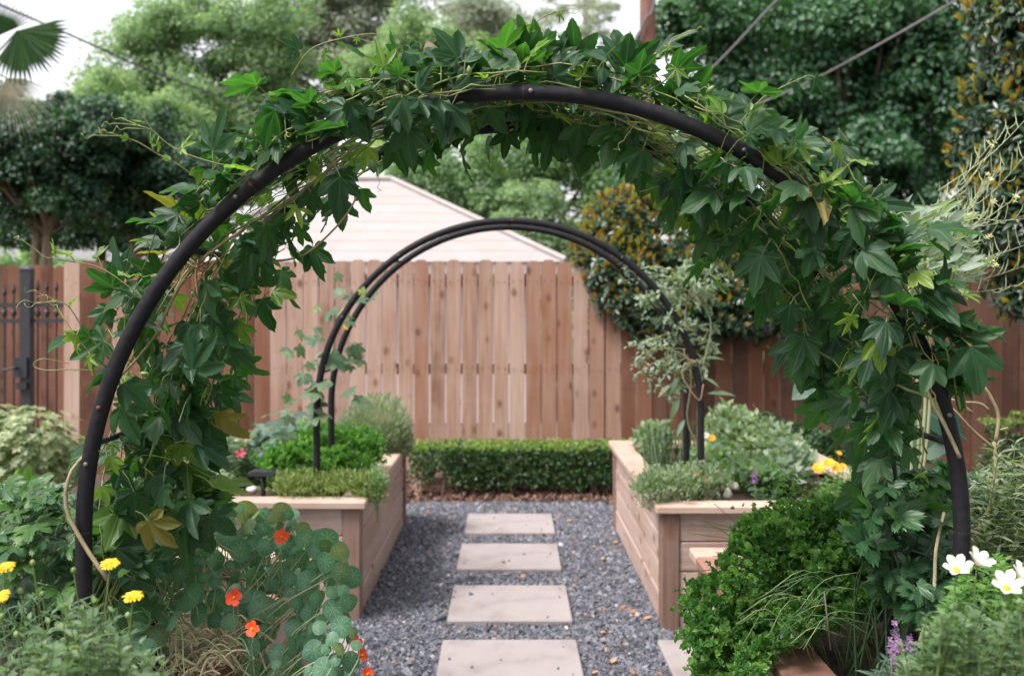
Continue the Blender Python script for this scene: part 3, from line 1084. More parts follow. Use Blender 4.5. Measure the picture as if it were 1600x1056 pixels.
tree("linden_tree", "massive dark green tree with hanging leafy curtains behind the pole", (P(1290, 0, Y).x, Y, 0),
     [E(1000, 235, 12.6, 75, 60), E(1060, 200, 12.8, 70, 60), E(1110, 40, Y, 90, 80), E(1150, 120, Y, 100, 90), E(1260, 50, Y, 130, 100), E(1380, 30, Y, 130, 80), E(1290, 180, Y, 130, 80),
      E(1400, 190, Y, 120, 80), E(1480, 100, Y, 110, 110), E(1340, 290, Y, 140, 70), E(1480, 270, Y, 90, 80), E(1520, 400, Y, 130, 70), E(1400, 380, Y, 110, 60), E(1250, -20, Y + 1.5, 220, 90), E(1450, 180, Y + 2, 160, 150), E(1300, 120, Y + 2, 170, 150), E(1200, 270, Y, 110, 80), E(1100, 210, Y, 80, 80), E(1580, 120, Y, 90, 160)],
     460, 0.46, 150000, 0.082, L_ivy, M_bark, 0.25, group=TG, tpl=RHW, up=0.35)
Y = 30
pine = thing("pine_tree", "tall thin pine with sparse grey foliage against white sky", "tree", (P(914, 0, Y).x, Y, 0), TG)
mb = MB()
pb = Vector((P(914, 0, Y).x, Y, 0))
mb.tube([pb, pb + Vector((0.05, 0, 6)), pb + Vector((0, 0, 13))], [0.16, 0.12, 0.05], 8)
for k in range(26):
    z = 4.5 + k * 0.3
    a = rnd.uniform(0, 6.28); L = rnd.uniform(0.8, 1.7)
    mb.tube([pb + Vector((0, 0, z)), pb + Vector((math.cos(a) * L, math.sin(a) * L, z + 0.25))], [0.035, 0.008], 4)
mb.build("trunk", M_bark, pine, True)
mb = MB()
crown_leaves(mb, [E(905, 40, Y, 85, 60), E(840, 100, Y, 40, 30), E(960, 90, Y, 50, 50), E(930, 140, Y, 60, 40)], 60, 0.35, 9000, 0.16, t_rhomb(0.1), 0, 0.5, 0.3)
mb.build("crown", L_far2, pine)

# unseen trees, added to block sky light from the sides and behind the camera
tree("linden_tree", "dark leafy tree standing just outside the garden's parsley side", (5.6, 2.0, 0),
     [(5.8, 2.0, 5.0, 2.4, 2.8, 2.6), (5.4, 4.2, 4.6, 1.8, 1.6, 2.0), (6.4, -1.0, 5.2, 2.2, 2.4, 2.4)], 110, 0.7, 15000, 0.17, L_ivy, M_bark, 0.2, group="unseen shade trees added round the garden", limb=8)
tree("oak_tree", "unseen broad oak behind the camera, added to cut light opposite the fence", (1.0, -6.5, 0),
     [(0.5, -6.5, 4.6, 3.6, 2.0, 2.8), (-4.0, -6.0, 4.2, 2.6, 1.8, 2.6), (4.6, -5.6, 4.4, 2.4, 1.8, 2.6)], 130, 0.8, 17000, 0.2, L_mid, M_bark, 0.25, group="unseen shade trees added round the garden", limb=8)

tree("oak_tree", "leafy tree standing just outside the garden's nasturtium side", (-6.4, 1.6, 0),
     [(-6.4, 1.6, 5.0, 2.4, 2.8, 2.6), (-6.0, -1.4, 4.6, 2.0, 1.8, 2.2)], 90, 0.7, 12000, 0.17, L_mid, M_bark, 0.2, group="unseen shade trees added round the garden", limb=8)

# low distant shrubs closing the horizon
mb = MB()
for (xa, xb, yy, zt, n) in ((-30, -4, 24, 3.6, 16000), (-12, 14, 42, 9.0, 16000), (1, 30, 24, 5.0, 16000)):
    ells = [(xa + (xb - xa) * (i + 0.5) / 12, yy + rnd.uniform(-1.5, 1.5), zt * 0.42, (xb - xa) / 16, 1.6, zt * rnd.uniform(0.42, 0.6)) for i in range(12)]
    crown_leaves(mb, ells, 140, 0.7, n, 0.2, RH)
mb.build("distant_shrubbery", L_mid, kind="stuff")

# ------------------------------------------------------------------ fan palm
Y = 12
palm = thing("palm_tree", "fan palm with one green frond and one dead straw frond", "palm tree", (P(-40, 0, Y).x, Y, 0))
mb = MB(); hub = P(-25, 105, Y)
mb.tube([(hub.x - 0.1, Y, 0), (hub.x - 0.05, Y + 0.05, 1.8), (hub.x, Y, hub.z)], [0.17, 0.15, 0.13], 10); mb.build("trunk", M_bark, palm, True)


def fan(center, spread0, spread1, L, n, stalk, mat, facing, droop=0.1, web=0.45):
    mb = MB()
    if stalk is not None:
        mb.tube([stalk, center], 0.012, 5)
    q = frames([(0, 0, 1)], [facing])[0]
    X, N_ = Vector(q[:, 0]), Vector(q[:, 2])
    Z = Vector((0, 0, 1))
    for i in range(n):
        a0 = spread0 + (spread1 - spread0) * i / n; a1 = spread0 + (spread1 - spread0) * (i + 1) / n; am = (a0 + a1) / 2
        def at(a, r, lift=0):
            return center + (X * math.sin(a) + Z * math.cos(a)) * r + N_ * (lift - droop * r * r) - Z * droop * r * r
        ll = L * rnd.uniform(0.9, 1.05)
        mb.faces([center, at(a0, ll * web), at(am, ll * web, 0.02), at(a1, ll * web), at(am + rnd.uniform(-.02, .02), ll)],
                 [(0, 1, 2), (0, 2, 3), (1, 4, 2), (2, 4, 3)])
    return mb


def frond(px, py, *a, mat=L_palm):
    fan(P(px, py, Y), *a[:4], hub, mat, *a[4:]).build("frond", mat, palm)


frond(28, 48, 1.15, 3.75, 0.60, 26, (0.25, -0.9, 0.35), 0.10, 0.72)
frond(-10, 60, -1.0, 1.1, 0.62, 24, (0.1, -1, 0.1), 0.05, 0.5)
frond(-40, 130, -2.6, -0.4, 0.7, 24, (-0.2, -1, 0.2), 0.1, 0.55)
frond(10, 122, 1.45, 3.7, 0.62, 24, (0.2, -0.7, 0.7), 0.45, 0.35, mat=L_straw)

# ------------------------------------------------------------------ utility pole and cables
Y = 13.5
pole = thing("utility_pole", "red brown timber utility pole rising beyond the arch top", "utility pole", (P(1012, 0, Y).x, Y, 0))
mb = MB(); pxx = P(1012, 0, Y).x
mb.tube([(pxx, Y, 0), (pxx, Y, 4), (pxx, Y, 9)], [0.125, 0.11, 0.10], 14); mb.build("shaft", M_polewood, pole, True)
mb = MB()
mb.tube(bez([(pxx + 0.06, Y - 0.12, 7.0), P(1022, 0, Y - 0.14), P(1010, 28, Y - 0.15), P(1001, 50, Y - 0.12), P(998, 75, Y - 0.1), P(996, 120, Y - 0.1)], 20), 0.020, 6)
mb.tube(bez([P(1000, 50, Y - 0.12), P(994, 62, Y - 0.12), P(997, 74, Y - 0.12)], 8), 0.03, 6)
mb.build("cable_drop", M_cable, pole)
mb = MB(); mb.tube(bez([P(1530, -25, 11.6), P(1490, 3, 11.8), P(1370, 72, 12.3), P(1265, 128, 13.0), P(1180, 165, 13.4), (pxx + 0.1, 13.5, P(0, 235, 13.5).z)], 24), 0.016, 6)
tag(mb.build("guy_wire", M_cablepale), "thick grey cable slanting down before the dark tree, lower of two", "cable", "overhead cables")
mb = MB(); mb.tube(bez([P(1260, -40, 13.0), P(1215, 0, 13.1), P(1120, 100, 13.3), (pxx + 0.1, 13.5, P(0, 190, 13.5).z)], 20), 0.016, 6)
tag(mb.build("guy_wire", M_cable), "dim grey cable slanting close beside the timber pole", "cable", "overhead cables")
mb = MB(); mb.tube(bez([P(-60, -20, 12.5), P(0, 8, 13), P(110, 55, 14), P(280, 128, 16), P(520, 200, 19), P(900, 260, 24)], 30), 0.016, 6)
tag(mb.build("overhead_cable", M_cable), "thin dark cable sagging past the palm and pale oak", "cable", "overhead cables")

# ------------------------------------------------------------------ photinias: rosettes of glossy leaves, orange new growth
PH = [t_leaf(0.2, 4, 0.35, 0.12, 0.9), t_leaf(0.17, 4, 0.45, -0.05, 0.9)]


def rosettes(lv, pos, ax, size, k, up_frac, newf):
    """One whorl: k leaves round the axis, with upright new leaves in its middle."""
    ax = Vector(ax).normalized()
    a = ax.orthogonal().normalized(); b = ax.cross(a)
    ph = rnd.uniform(0, 6.28)
    for i in range(k):
        w = ph + 2 * PI * i / k + rnd.uniform(-.3, .3)
        rad = a * math.cos(w) + b * math.sin(w)
        d = rad * rnd.uniform(0.7, 1.0) + ax * rnd.uniform(0.1, 0.6)
        lv.add(Vector(pos) - ax * rnd.uniform(0, size * 0.8), d, ax * 0.9 - rad * 0.2 + Vector((0, 0, 0.4)), size * rnd.uniform(0.75, 1.2), 0, 0)
    if rnd.random() < newf:
        for i in range(rnd.randint(4, 7)):
            w = rnd.uniform(0, 6.28)
            rad = a * math.cos(w) + b * math.sin(w)
            d = ax + Vector((0, 0, 0.5)) + rad * rnd.uniform(0.15, 0.6)
            lv.add(Vector(pos), d, rad * -1, size * rnd.uniform(0.8, 1.25), 1, 1 if rnd.random() < 0.32 else 2)


def shrub_rosettes(lv, ells, n, size, newf, keep=None, inner=0.25):
    for i in range(n):
        e = rnd.choices(ells, [q[3] * q[5] for q in ells])[0]
        u = Vector(unit(rng.normal(size=3)))
        if u.y > 0.35:
            u.y = -u.y
        rr = 1.0 - inner * rnd.random() ** 1.5
        rr *= 1 + 0.07 * math.sin(u.x * 9 + u.z * 7)
        p = Vector((e[0] + u.x * e[3] * rr, e[1] + u.y * e[4] * rr, e[2] + u.z * e[5] * rr))
        if keep and not keep(p):
            continue
        inside = False
        for q in ells:
            if q is not e and ((p.x - q[0]) / q[3]) ** 2 + ((p.y - q[1]) / q[4]) ** 2 + ((p.z - q[2]) / q[5]) ** 2 < 0.6:
                inside = True
        if inside:
            continue
        nf = newf * (0.22 + 1.0 * max(0, min(1, 0.2 + 1.1 * u.z - 0.35 * u.x)))
        rosettes(lv, p, (u.x / e[3], u.y / e[4], u.z / e[5] + 0.5 / e[5]), size, 7, 0.3, nf)


Y = 8.95
ph = thing("photinia_shrub", "round photinia with orange new leaves bulging over the fence", "shrub", (P(1060, 0, Y).x, 9.5, 0))
ells = [E(1055, 425, Y, 150, 125, 0.62), E(985, 420, Y, 95, 90, 0.5), E(1170, 440, Y, 110, 100, 0.6), E(975, 350, Y, 62, 55, 0.4), E(1080, 480, Y, 130, 65, 0.66)]
lv = Leaves()
shrub_rosettes(lv, ells, 2500, 0.074, 1.4, keep=lambda p: not (abs(p.y - FY) < 0.06 and p.z < 1.95))
lv.emit(ph, "leaf", PH, [L_phot, L_orange, L_yellow], 300)
mb = MB()
crown_leaves(mb, [(e[0], e[1], e[2], e[3] * 0.86, e[4] * 0.86, e[5] * 0.86) for e in ells], 120, 0.14, 14000, 0.07, LF3, 0, keep=lambda p: ~((np.abs(p[:, 1] - FY) < 0.06) & (p[:, 2] < 1.95)))
mb.build("inner_foliage", L_phot, ph, kind="stuff")
mb = MB()
for k in range(3):
    b = Vector((P(1060, 0, Y).x + (k - 1) * 0.15, 9.5, 0)); tp = P(1060 + (k - 1) * 70, 420, 9.1)
    mb.tube(bez([b, b.lerp(tp, 0.5) + Vector((0, 0.1, 0)), tp], 8), np.linspace(0.05, 0.02, 9), 6)
mb.build("trunk", M_bark, ph, True)

Y = 6.6
ph = thing("photinia_tree", "tall photinia column with orange tips rising beyond the silvery bolted kale", "shrub", (P(1650, 0, Y).x, Y, 0))
ells = [E(1600, 60, Y, 95, 110, 0.55), E(1640, 220, Y, 140, 130, 0.6), E(1600, 200, Y, 108, 110, 0.5), E(1680, 380, Y, 120, 110, 0.55), E(1640, -80, Y, 110, 120, 0.5), E(1625, 440, Y, 68, 70, 0.35), E(1575, 330, Y, 92, 90, 0.45)]
lv = Leaves()
shrub_rosettes(lv, ells, 1800, 0.076, 0.85)
lv.emit(ph, "leaf", PH, [L_phot, L_orange, L_yellow], 300)
mb = MB()
crown_leaves(mb, [(e[0], e[1], e[2], e[3] * 0.85, e[4] * 0.85, e[5] * 0.85) for e in ells], 140, 0.16, 20000, 0.075, LF3, 0)
mb.build("inner_foliage", L_phot, ph, kind="stuff")
mb = MB(); b = Vector((P(1650, 0, Y).x, Y, 0))
mb.tube([b, b + Vector((0.05, 0, 1.2)), b + Vector((0, 0, 3.4))], [0.06, 0.05, 0.02], 8); mb.build("trunk", M_bark, ph, True)

# ------------------------------------------------------------------ clipped boxwood hedge
hedge = thing("boxwood_hedge", "low clipped boxwood hedge in front of the fence", "hedge", (0.0, 8.1, 0))
mb = MB(); mb2 = MB()
n = 30000
xx = rng.uniform(-0.80, 1.25, n); zz = rng.uniform(0.10, 0.40, n); yy = rng.uniform(7.86, 8.32, n)
bot = 0.072 + 0.035 * np.sin(xx * 7.3) + 0.03 * np.sin(xx * 17 + 1) + np.where(xx < -0.45, 0.05 + 0.06 * np.sin(xx * 21), 0)
skin = (rng.random(n) < 0.22) | (np.minimum(np.minimum(yy - 7.86, 8.32 - yy), 0.405 - zz) < 0.06)
k = (zz > bot) & skin & ~((xx < -0.55) & (rng.random(n) < 0.45))
p = np.stack([xx, yy, zz + 0.012 * np.sin(xx * 11) + 0.008 * np.sin(xx * 29)], 1)[k]
nn = unit(rng.normal(size=p.shape) + np.array([0, -0.5, 0.4])); tt = unit(rng.normal(size=p.shape) + np.array([0, -0.3, 0.4]))
crn = (np.sin(p[:, 0] * 13) * np.sin(p[:, 2] * 40 + p[:, 0] * 5) * 0.5 + 0.5) * 0.5 + rng.random(len(p)) * 0.5
mb.scatter(RHW, p, frames(tt, nn), rng.uniform(0.020, 0.036, len(p)), np.clip(crn, 0, 0.999))
n = 3200
p = np.stack([rng.uniform(-0.78, 1.25, n), rng.uniform(7.86, 8.32, n), rng.uniform(0.385, 0.425, n)], 1)
p = p[~((p[:, 0] < -0.5) & (rng.random(n) < 0.5))]
mb.scatter(RHW, p, frames(unit(rng.normal(size=p.shape) + np.array([0, 0, 0.9])), rng.normal(size=p.shape) + np.array([0, 0, 0.6])), rng.uniform(0.018, 0.03, len(p)), mat=1)
mb.build("foliage", [L_box, L_boxnew], hedge)
for i in range(13):
    x = -0.72 + i * 0.155 + rnd.uniform(-.03, .03)
    for q in range(2):
        mb2 = MB()
        mb2.tube([(x, 8.0 + rnd.uniform(-.08, .05), 0.0), (x + rnd.uniform(-.03, .03), 8.02, 0.10), (x + rnd.uniform(-.08, .08), 8.05, 0.26)], [0.010, 0.008, 0.004], 5)
        mb2.build("stem", M_barkpale, hedge)

mb = MB()
n = 2600
p = np.stack([rng.uniform(-1.1, 1.4, n), rng.uniform(7.70, 8.7, n), rng.uniform(0.005, 0.05, n)], 1)
for k in range(6):
    q = p[k::6]
    mb.scatter(STONES[k], q, rand_rot(len(q)), np.stack([rng.uniform(.015, .05, len(q)), rng.uniform(.008, .02, len(q)), rng.uniform(.006, .015, len(q))], 1))
mb.build("bark_mulch", M_mulch, kind="stuff")
for i in range(11):
    x = -0.66 + i * 0.205
    o = put("edging_brick", box_mesh(0.195, 0.09, 0.09, M_brick, 0.008), None, Matrix.Translation((x, 8.42, 0.055 + rnd.uniform(-.012, .012))) @ Matrix.Rotation(rnd.uniform(-.06, .06), 4, 'Z'))
    tag(o, "weathered reddish brick edging half hidden under the boxwood hedge", "brick", "bricks edging the fence strip")

# ------------------------------------------------------------------ light green clipped shrub by the gate, and the far shrub
L_vari = leaf_mat("leaf_pale_variegated", [(0.13, 0.19, 0.09), (0.22, 0.27, 0.14), (0.36, 0.37, 0.22)], 0.4, 0.3)
Y = 6.8
vb = thing("pittosporum_bush", "pale green clipped bush in front of the iron gate", "bush", (P(40, 0, Y).x, Y, 0))
lv = Leaves()
ells = [E(-40, 690, Y, 110, 62, 0.5), E(60, 690, Y, 68, 60, 0.42), E(20, 740, Y, 110, 60, 0.45), E(100, 720, Y, 30, 50, 0.3)]
for i in range(1400):
    e = rnd.choices(ells, [q[3] * q[5] for q in ells])[0]
    u = Vector(unit(rng.normal(size=3))); u.y = -abs(u.y) if rnd.random() < .8 else u.y
    rr = 1 - 0.2 * rnd.random()
    p = Vector((e[0] + u.x * e[3] * rr, e[1] + u.y * e[4] * rr, max(0.1, e[2] + u.z * e[5] * rr)))
    ax = (u + Vector((0, 0, .7))).normalized(); a = ax.orthogonal().normalized(); b = ax.cross(a)
    for k in range(6):
        w = k * 1.05 + i
        d = a * math.cos(w) + b * math.sin(w) + ax * 0.35
        lv.add(p, d, ax, rnd.uniform(0.03, 0.05), 0, 0)
lv.emit(vb, "leaf", [t_leaf(0.3, 3, 0.3, 0.15)], [L_vari], 0)
mb = MB(); b = Vector((P(40, 0, Y).x, Y, 0))
for k in range(5):
    mb.tube([b + Vector((rnd.uniform(-.3, .3), 0, 0)), b + Vector((rnd.uniform(-.5, .3), rnd.uniform(-.1, .1), 0.75))], [0.014, 0.006], 5)
mb.build("stem", M_bark, vb)

Y = 7.6
vb = thing("boxwood_bush", "dark green clipped bush by the fence behind the arch's bare stems", "bush", (P(1590, 0, Y).x, Y, 0))
mb = MB()
ells = [E(1590, 700, Y, 75, 55, 0.4), E(1680, 690, Y, 90, 60, 0.4), E(1590, 750, Y, 80, 60, 0.4)]
crown_leaves(mb, ells, 120, 0.09, 7000, 0.035, LF3)
crown_leaves(mb, [(e[0], e[1], e[2] + e[5] * 0.75, e[3] * 0.7, e[4] * .7, e[5] * 0.25) for e in ells[:2]], 40, 0.06, 900, 0.03, LF3, 1)
mb.build("foliage", [L_box, L_boxnew], vb)
mb = MB(); mb.tube([(P(1590, 0, Y).x, Y, 0), (P(1590, 0, Y).x + .05, Y, 0.5)], [0.02, 0.01], 6); mb.build("trunk", M_bark, vb)
Y = 7.4
vb = thing("boxwood_bush", "deep green bushy shrub behind the sage in the far bed", "bush", (P(1215, 0, Y).x, Y, 0))
mb = MB()
crown_leaves(mb, [E(1190, 680, Y, 60, 42, 0.3), E(1250, 690, Y, 60, 40, 0.3), E(1290, 700, Y, 50, 45, .3)], 90, 0.08, 5200, 0.04, LF3)
mb.build("foliage", [L_box], vb)
mb = MB(); mb.tube([(P(1215, 0, Y).x, Y, 0), (P(1215, 0, Y).x, Y, 0.6)], [0.02, 0.01], 6); mb.build("trunk", M_bark, vb)

# ================================================================== arches
rnd.seed(305); rng = np.random.default_rng(305)
CX, CZ, RA = 0.031, 1.047, 0.97
Y1, Y2 = 2.2, 2.61


def hoop_pts(cx, cz, ra, y, z0=0.48, n=64):
    pts = [Vector((cx - ra, y, z0)), Vector((cx - ra, y, (z0 + cz) / 2))]
    for i in range(n + 1):
        a = PI - PI * i / n
        pts.append(Vector((cx + ra * math.cos(a), y, cz + ra * math.sin(a))))
    return pts + [Vector((cx + ra, y, (z0 + cz) / 2)), Vector((cx + ra, y, z0))]


def arch(label, cx, cz, ra, ya, yb, r, bars, screws):
    t = thing("garden_arch", label, "garden arch", (cx, (ya + yb) / 2, 0.0), "black pipe arches over the path")
    for y in (ya, yb):
        mb = MB(); mb.tube(hoop_pts(cx, cz, ra, y), r, 14)
        mb.build("hoop", M_pipe, t, True)
        for d in (180, 128, 90, 52, 0):    # couplings between pipe lengths
            a = math.radians(d)
            c = Vector((cx + ra * math.cos(a), y, cz + ra * math.sin(a)))
            tg = Vector((-math.sin(a), 0, math.cos(a)))
            mb = MB(); mb.tube([c - tg * 0.0012, c + tg * 0.0012], r * 1.012, 14); mb.build("joint", M_screw if d == 999 else M_iron, t)
    for d in bars:
        if d < 0:
            x = cx + (-ra if d == -2 else ra); c = Vector((x, 0, 1.243 if d == -2 else 1.243))
            c = Vector((x + (0.004 if d == -2 else -0.004), 0, 1.24))
        else:
            a = math.radians(d); c = Vector((cx + ra * math.cos(a), 0, cz + ra * math.sin(a)))
        mb = MB(); mb.tube([(c.x, ya, c.z), (c.x, yb, c.z)], r * 0.42, 8); mb.build("crossbar", M_iron, t, True)
    for d, mt in screws:
        a = math.radians(d)
        c = Vector((cx + ra * math.cos(a), ya - r, cz + ra * math.sin(a)))
        mb = MB(); mb.tube([c + Vector((0, 0.004, 0)), c + Vector((0, -0.002, 0)), c + Vector((0, -0.0045, 0))], [0.0054, 0.0054, 0.003], 10)
        mb.build("screw", mt, t, True)
    return t


arch("near black pipe arch overgrown with climbing vine", CX, CZ, RA, Y1, Y2, 0.0178, (90, 168.5, 11.5, 140, 40),
     ((89, M_screw), (130.5, M_screw), (163.5, M_rust), (171, M_screw), (128, M_rust), (15.5, M_screw), (10, M_rust), (60, M_screw)))
arch("far bare black double hoop arch standing in the far beds", 0.0, 1.0, 0.97, 5.03, 5.44, 0.0178, (90, 127, 52, 168),
     ((89, M_rust), (125, M_screw), (150, M_screw), (54, M_screw), (28, M_screw)))

# ================================================================== the climbing vine
L_vine = leaf_mat("leaf_vine", [(0.015, 0.052, 0.025), (0.026, 0.08, 0.034), (0.042, 0.108, 0.040)], 0.46, 0.42, spec=0.4, vein=0.014, vcol=(0.08, 0.15, 0.07), tcol=(2.0, 2.6, 0.6))
L_vineyoung = leaf_mat("leaf_vine_young", [(0.07, 0.15, 0.03), (0.12, 0.22, 0.035), (0.18, 0.27, 0.04)], 0.42, 0.4, vein=0.02, vcol=(0.25, 0.34, 0.10))
L_bud = leaf_mat("vine_bud", [(0.14, 0.22, 0.06), (0.24, 0.31, 0.12)], 0.45, 0.2)
M_stem = plain_mat("vine_stem", [(0.10, 0.13, 0.04), (0.19, 0.22, 0.075), (0.26, 0.26, 0.11)], rough=0.55, scale=12)
M_stemold = plain_mat("vine_stem_old", [(0.17, 0.14, 0.075), (0.28, 0.235, 0.13), (0.34, 0.30, 0.19)], rough=0.7, scale=16, bump=0.3)
M_tendril = plain_mat("tendril", [(0.24, 0.29, 0.07), (0.34, 0.38, 0.13)], rough=0.5, scale=9)
M_twine = plain_mat("twine", [(0.28, 0.17, 0.09), (0.42, 0.28, 0.17)], rough=0.9, scale=90, bump=0.6)

V5 = t_lobed([(-90, .48, .17), (-45, .80, .21), (0, 1, .23), (45, .82, .21), (90, .48, .17)], 0.10, 6, 0.16, 0.16, 0.04, 7, 1, zig=0.035)
V5b = t_lobed([(-84, .40, .16), (-40, .74, .22), (0, 1, .25), (42, .78, .22), (86, .42, .16)], 0.12, 5, 0.2, 0.3, 0.05, 7, 4, zig=0.035)
V3 = t_lobed([(-44, .76, .24), (0, 1, .27), (44, .78, .24)], 0.10, 6, 0.18, 0.22, 0.045, 7, 2, zig=0.035)
V3b = t_lobed([(-50, .62, .2), (0, 1, .29), (48, .70, .22)], 0.08, 5, 0.22, 0.38, 0.055, 7, 6, zig=0.035)
V5c = t_lobed([(-100, .44, .10), (-50, .82, .14), (0, 1, .16), (50, .82, .14), (100, .44, .10)], 0.10, 6, 0.5, 0.10, 0.02, 7, 9, zig=0.035)
VT = [V5, V5b, V3, V3b, V5c]

L0 = CZ - 0.5
UT = 2 * L0 + PI * RA


def arch_at(u, off, y):
    """u metres along the arch from the leg over the gate side; off = outward distance; also the outward and along directions."""
    if u < L0:
        return Vector((CX - RA - off, y, 0.5 + u)), Vector((-1, 0, 0)), Vector((0, 0, 1))
    if u > UT - L0:
        return Vector((CX + RA + off, y, 0.5 + UT - u)), Vector((1, 0, 0)), Vector((0, 0, -1))
    a = PI - (u - L0) / RA
    o = Vector((math.cos(a), 0, math.sin(a)))
    return Vector((CX, y, CZ)) + o * (RA + off), o, Vector((math.sin(a), 0, -math.cos(a)))


TAB_A = [-25, 0, 10, 20, 32, 42, 50, 60, 70, 80, 90, 100, 110, 120, 132, 142, 155, 165, 175, 190, 205]
TAB_I = [.06, .09, .12, .19, .25, .24, .23, .15, .09, .05, .05, .09, .12, .12, .14, .21, .27, .26, .20, .14, .08]
TAB_O = [.03, .03, .05, .08, .13, .15, .16, .16, .15, .14, .13, .14, .15, .17, .19, .18, .16, .13, .07, .03, .02]


def io_at(u):
    a = 180 - math.degrees((u - L0) / RA)
    return float(np.interp(a, TAB_A, TAB_I)), float(np.interp(a, TAB_A, TAB_O)), a


def hides_pipe(c, rad=0.075):
    """True where a leaf at c would cover the bare stretches of the front hoop as seen from the path."""
    k = Y1 / c.y
    x, z = c.x * k, EYE + (c.z - EYE) * k
    if z < CZ:
        d = min(abs(x - CX - RA), abs(x - CX + RA)); a = 180 if x < CX else 0
    else:
        d = abs(math.hypot(x - CX, z - CZ) - RA); a = math.degrees(math.atan2(z - CZ, x - CX))
    if d > rad:
        return False
    if 17 < a < 62:
        return rnd.random() < 0.1
    if 98 < a < 140:
        return rnd.random() < 0.4
    return True


L_vineold = leaf_mat("leaf_vine_old", [(0.16, 0.15, 0.03), (0.20, 0.17, 0.05), (0.13, 0.09, 0.04)], 0.5, 0.35)


class Vine:
    def __init__(self, root):
        self.root, self.lv, self.buds = root, Leaves(), Leaves()
        self.petioles = MB()
        self.nst = 0

    def leaf(self, base, out, u_out, inner, size, young, toward=0.55, force=False):
        pet = (u_out * (-1 if inner else 1) * rnd.uniform(0.2, 1.0) + rvec(0.75) + Vector((0, -0.25, 0.12 if not inner else -0.25))).normalized()
        plen = size * rnd.uniform(0.3, 0.75)
        joint = base + pet * plen
        drop = rnd.uniform(0.0, 1.5) if inner else rnd.uniform(-0.1, 0.8)
        d = (pet * rnd.uniform(0.5, 1.0) + rvec(0.5) + Vector((0, 0, -drop))).normalized()
        n = (Vector((0, -toward * rnd.uniform(0.4, 1.7), 0.75 if not inner else 0.5)) + u_out * (0.35 if not inner else 0.1) + rvec(0.75))
        mid = joint + d * size * 0.5
        if not force and mid.y < Y1 + 0.03 and hides_pipe(mid, 0.030 + size * 0.42):
            return
        self.petioles.tube([base, base.lerp(joint, 0.5) + Vector((0, 0, plen * 0.12)), joint], 0.0012, 4)
        if young == 2:
            self.lv.add(joint, d, n, size, rnd.choice((4, 4, 2)), 1)
        elif young == 1:
            self.lv.add(joint, d, n, size, rnd.choice((0, 2, 4)), 1)
        else:
            self.lv.add(joint, d, n, size, rnd.choice((0, 0, 1, 2, 3, 3)), 2 if rnd.random() < 0.022 else 0)

    def stem(self, pts, rad, mat=None, name="stem", sides=6):
        mb = MB(); mb.tube(pts, np.linspace(rad, rad * 0.6, len(pts)), sides)
        mb.build(name, mat or M_stem, self.root, True)

    def shoot(self, u0, length, sgn, kind, leafsize=(0.05, 0.106), node=0.05):
        """A shoot that follows the arch: kind 'out', 'in' or 'mid' sets on which side of the hoops it runs."""
        inn, outw, _ = io_at(u0)
        if kind == 'out':
            off, y = rnd.uniform(0.01, max(0.03, outw - 0.05)), rnd.uniform(Y1 - 0.0, Y2 + 0.12)
        elif kind == 'in':
            off, y = -rnd.uniform(0.02, max(0.05, inn - 0.09)), rnd.uniform(Y1 + 0.04, Y2 + 0.1)
        elif kind == 'front':
            off, y = rnd.uniform(-0.05, 0.05), Y1 - 0.035
        else:
            off, y = rnd.uniform(-0.05, 0.04), rnd.uniform(Y1 + 0.06, Y2 + 0.06)
        n = int(length / 0.025)
        pts, voff, vy = [], 0, 0
        acc = rnd.uniform(0, node); side = 1
        u = u0
        for i in range(n):
            inn, outw, a = io_at(u)
            voff = voff * 0.85 + rnd.uniform(-.0035, .0035); vy = vy * 0.85 + rnd.uniform(-.005, .005)
            off += voff; y += vy
            if 70 < a < 114 and off < 0:
                off += 0.006
            off = max(-max(0.03, inn - 0.08), min(max(0.02, outw - 0.05), off)); y = Y1 - rnd.uniform(.025, .05) if kind == 'front' else max(Y1 + (-0.07 if 18 < a < 62 else 0.02 if kind != 'out' else -0.03), min(Y2 + 0.14, y))
            u += 0.025 * sgn
            if u < 0.02 or u > UT - 0.02:
                break
            p, o, al = arch_at(u, off, y)
            pts.append(p + rvec(0.004))
            acc += 0.025
            if acc > node:
                acc = rnd.uniform(-0.012, 0.0); side = -side
                left = (n - i) * 0.025
                top_ = 66 < a < 118
                if top_ and off < 0.0 and rnd.random() < 0.55:
                    continue
                young = 2 if left < 0.06 else (1 if left < 0.16 and rnd.random() < 0.6 else 0)
                sz = rnd.uniform(*leafsize) * (0.5 if young == 2 else 0.75 if young == 1 else 1)
                self.leaf(p, None, o, ((off < -0.02) or kind == 'in') and not (top_ and rnd.random() < 0.6), sz, young)
                if rnd.random() < 0.22:
                    self.tendril(p, (o * rnd.uniform(-1, 1) + rvec(1)).normalized(), rnd.uniform(0.05, 0.1))
                if rnd.random() < 0.10:
                    d = (o + rvec(.8)).normalized()
                    self.buds.add(p + d * 0.03, d, (0, -1, 0.3), rnd.uniform(0.018, 0.026), 0, 0)
        if len(pts) > 4:
            self.stem(pts, rnd.uniform(0.0018, 0.003))

    def tendril(self, p, d, L, curl=2.0, named=True):
        a = d.orthogonal().normalized(); b = d.cross(a)
        pts = []
        n = 22
        for i in range(n + 1):
            t = i / n
            r = 0.10 * L * max(0, t - 0.5) * 2
            w = t * t * curl * 2 * PI
            pts.append(p + d * L * (t - 0.25 * max(0, t - 0.6)) + (a * math.cos(w) + b * math.sin(w)) * r - Vector((0, 0, 0.1 * L * t * t)))
        mb = MB(); mb.tube(pts, np.linspace(0.0011, 0.0006, n + 1), 4, cap=False)
        mb.build("tendril", M_tendril, self.root, True)

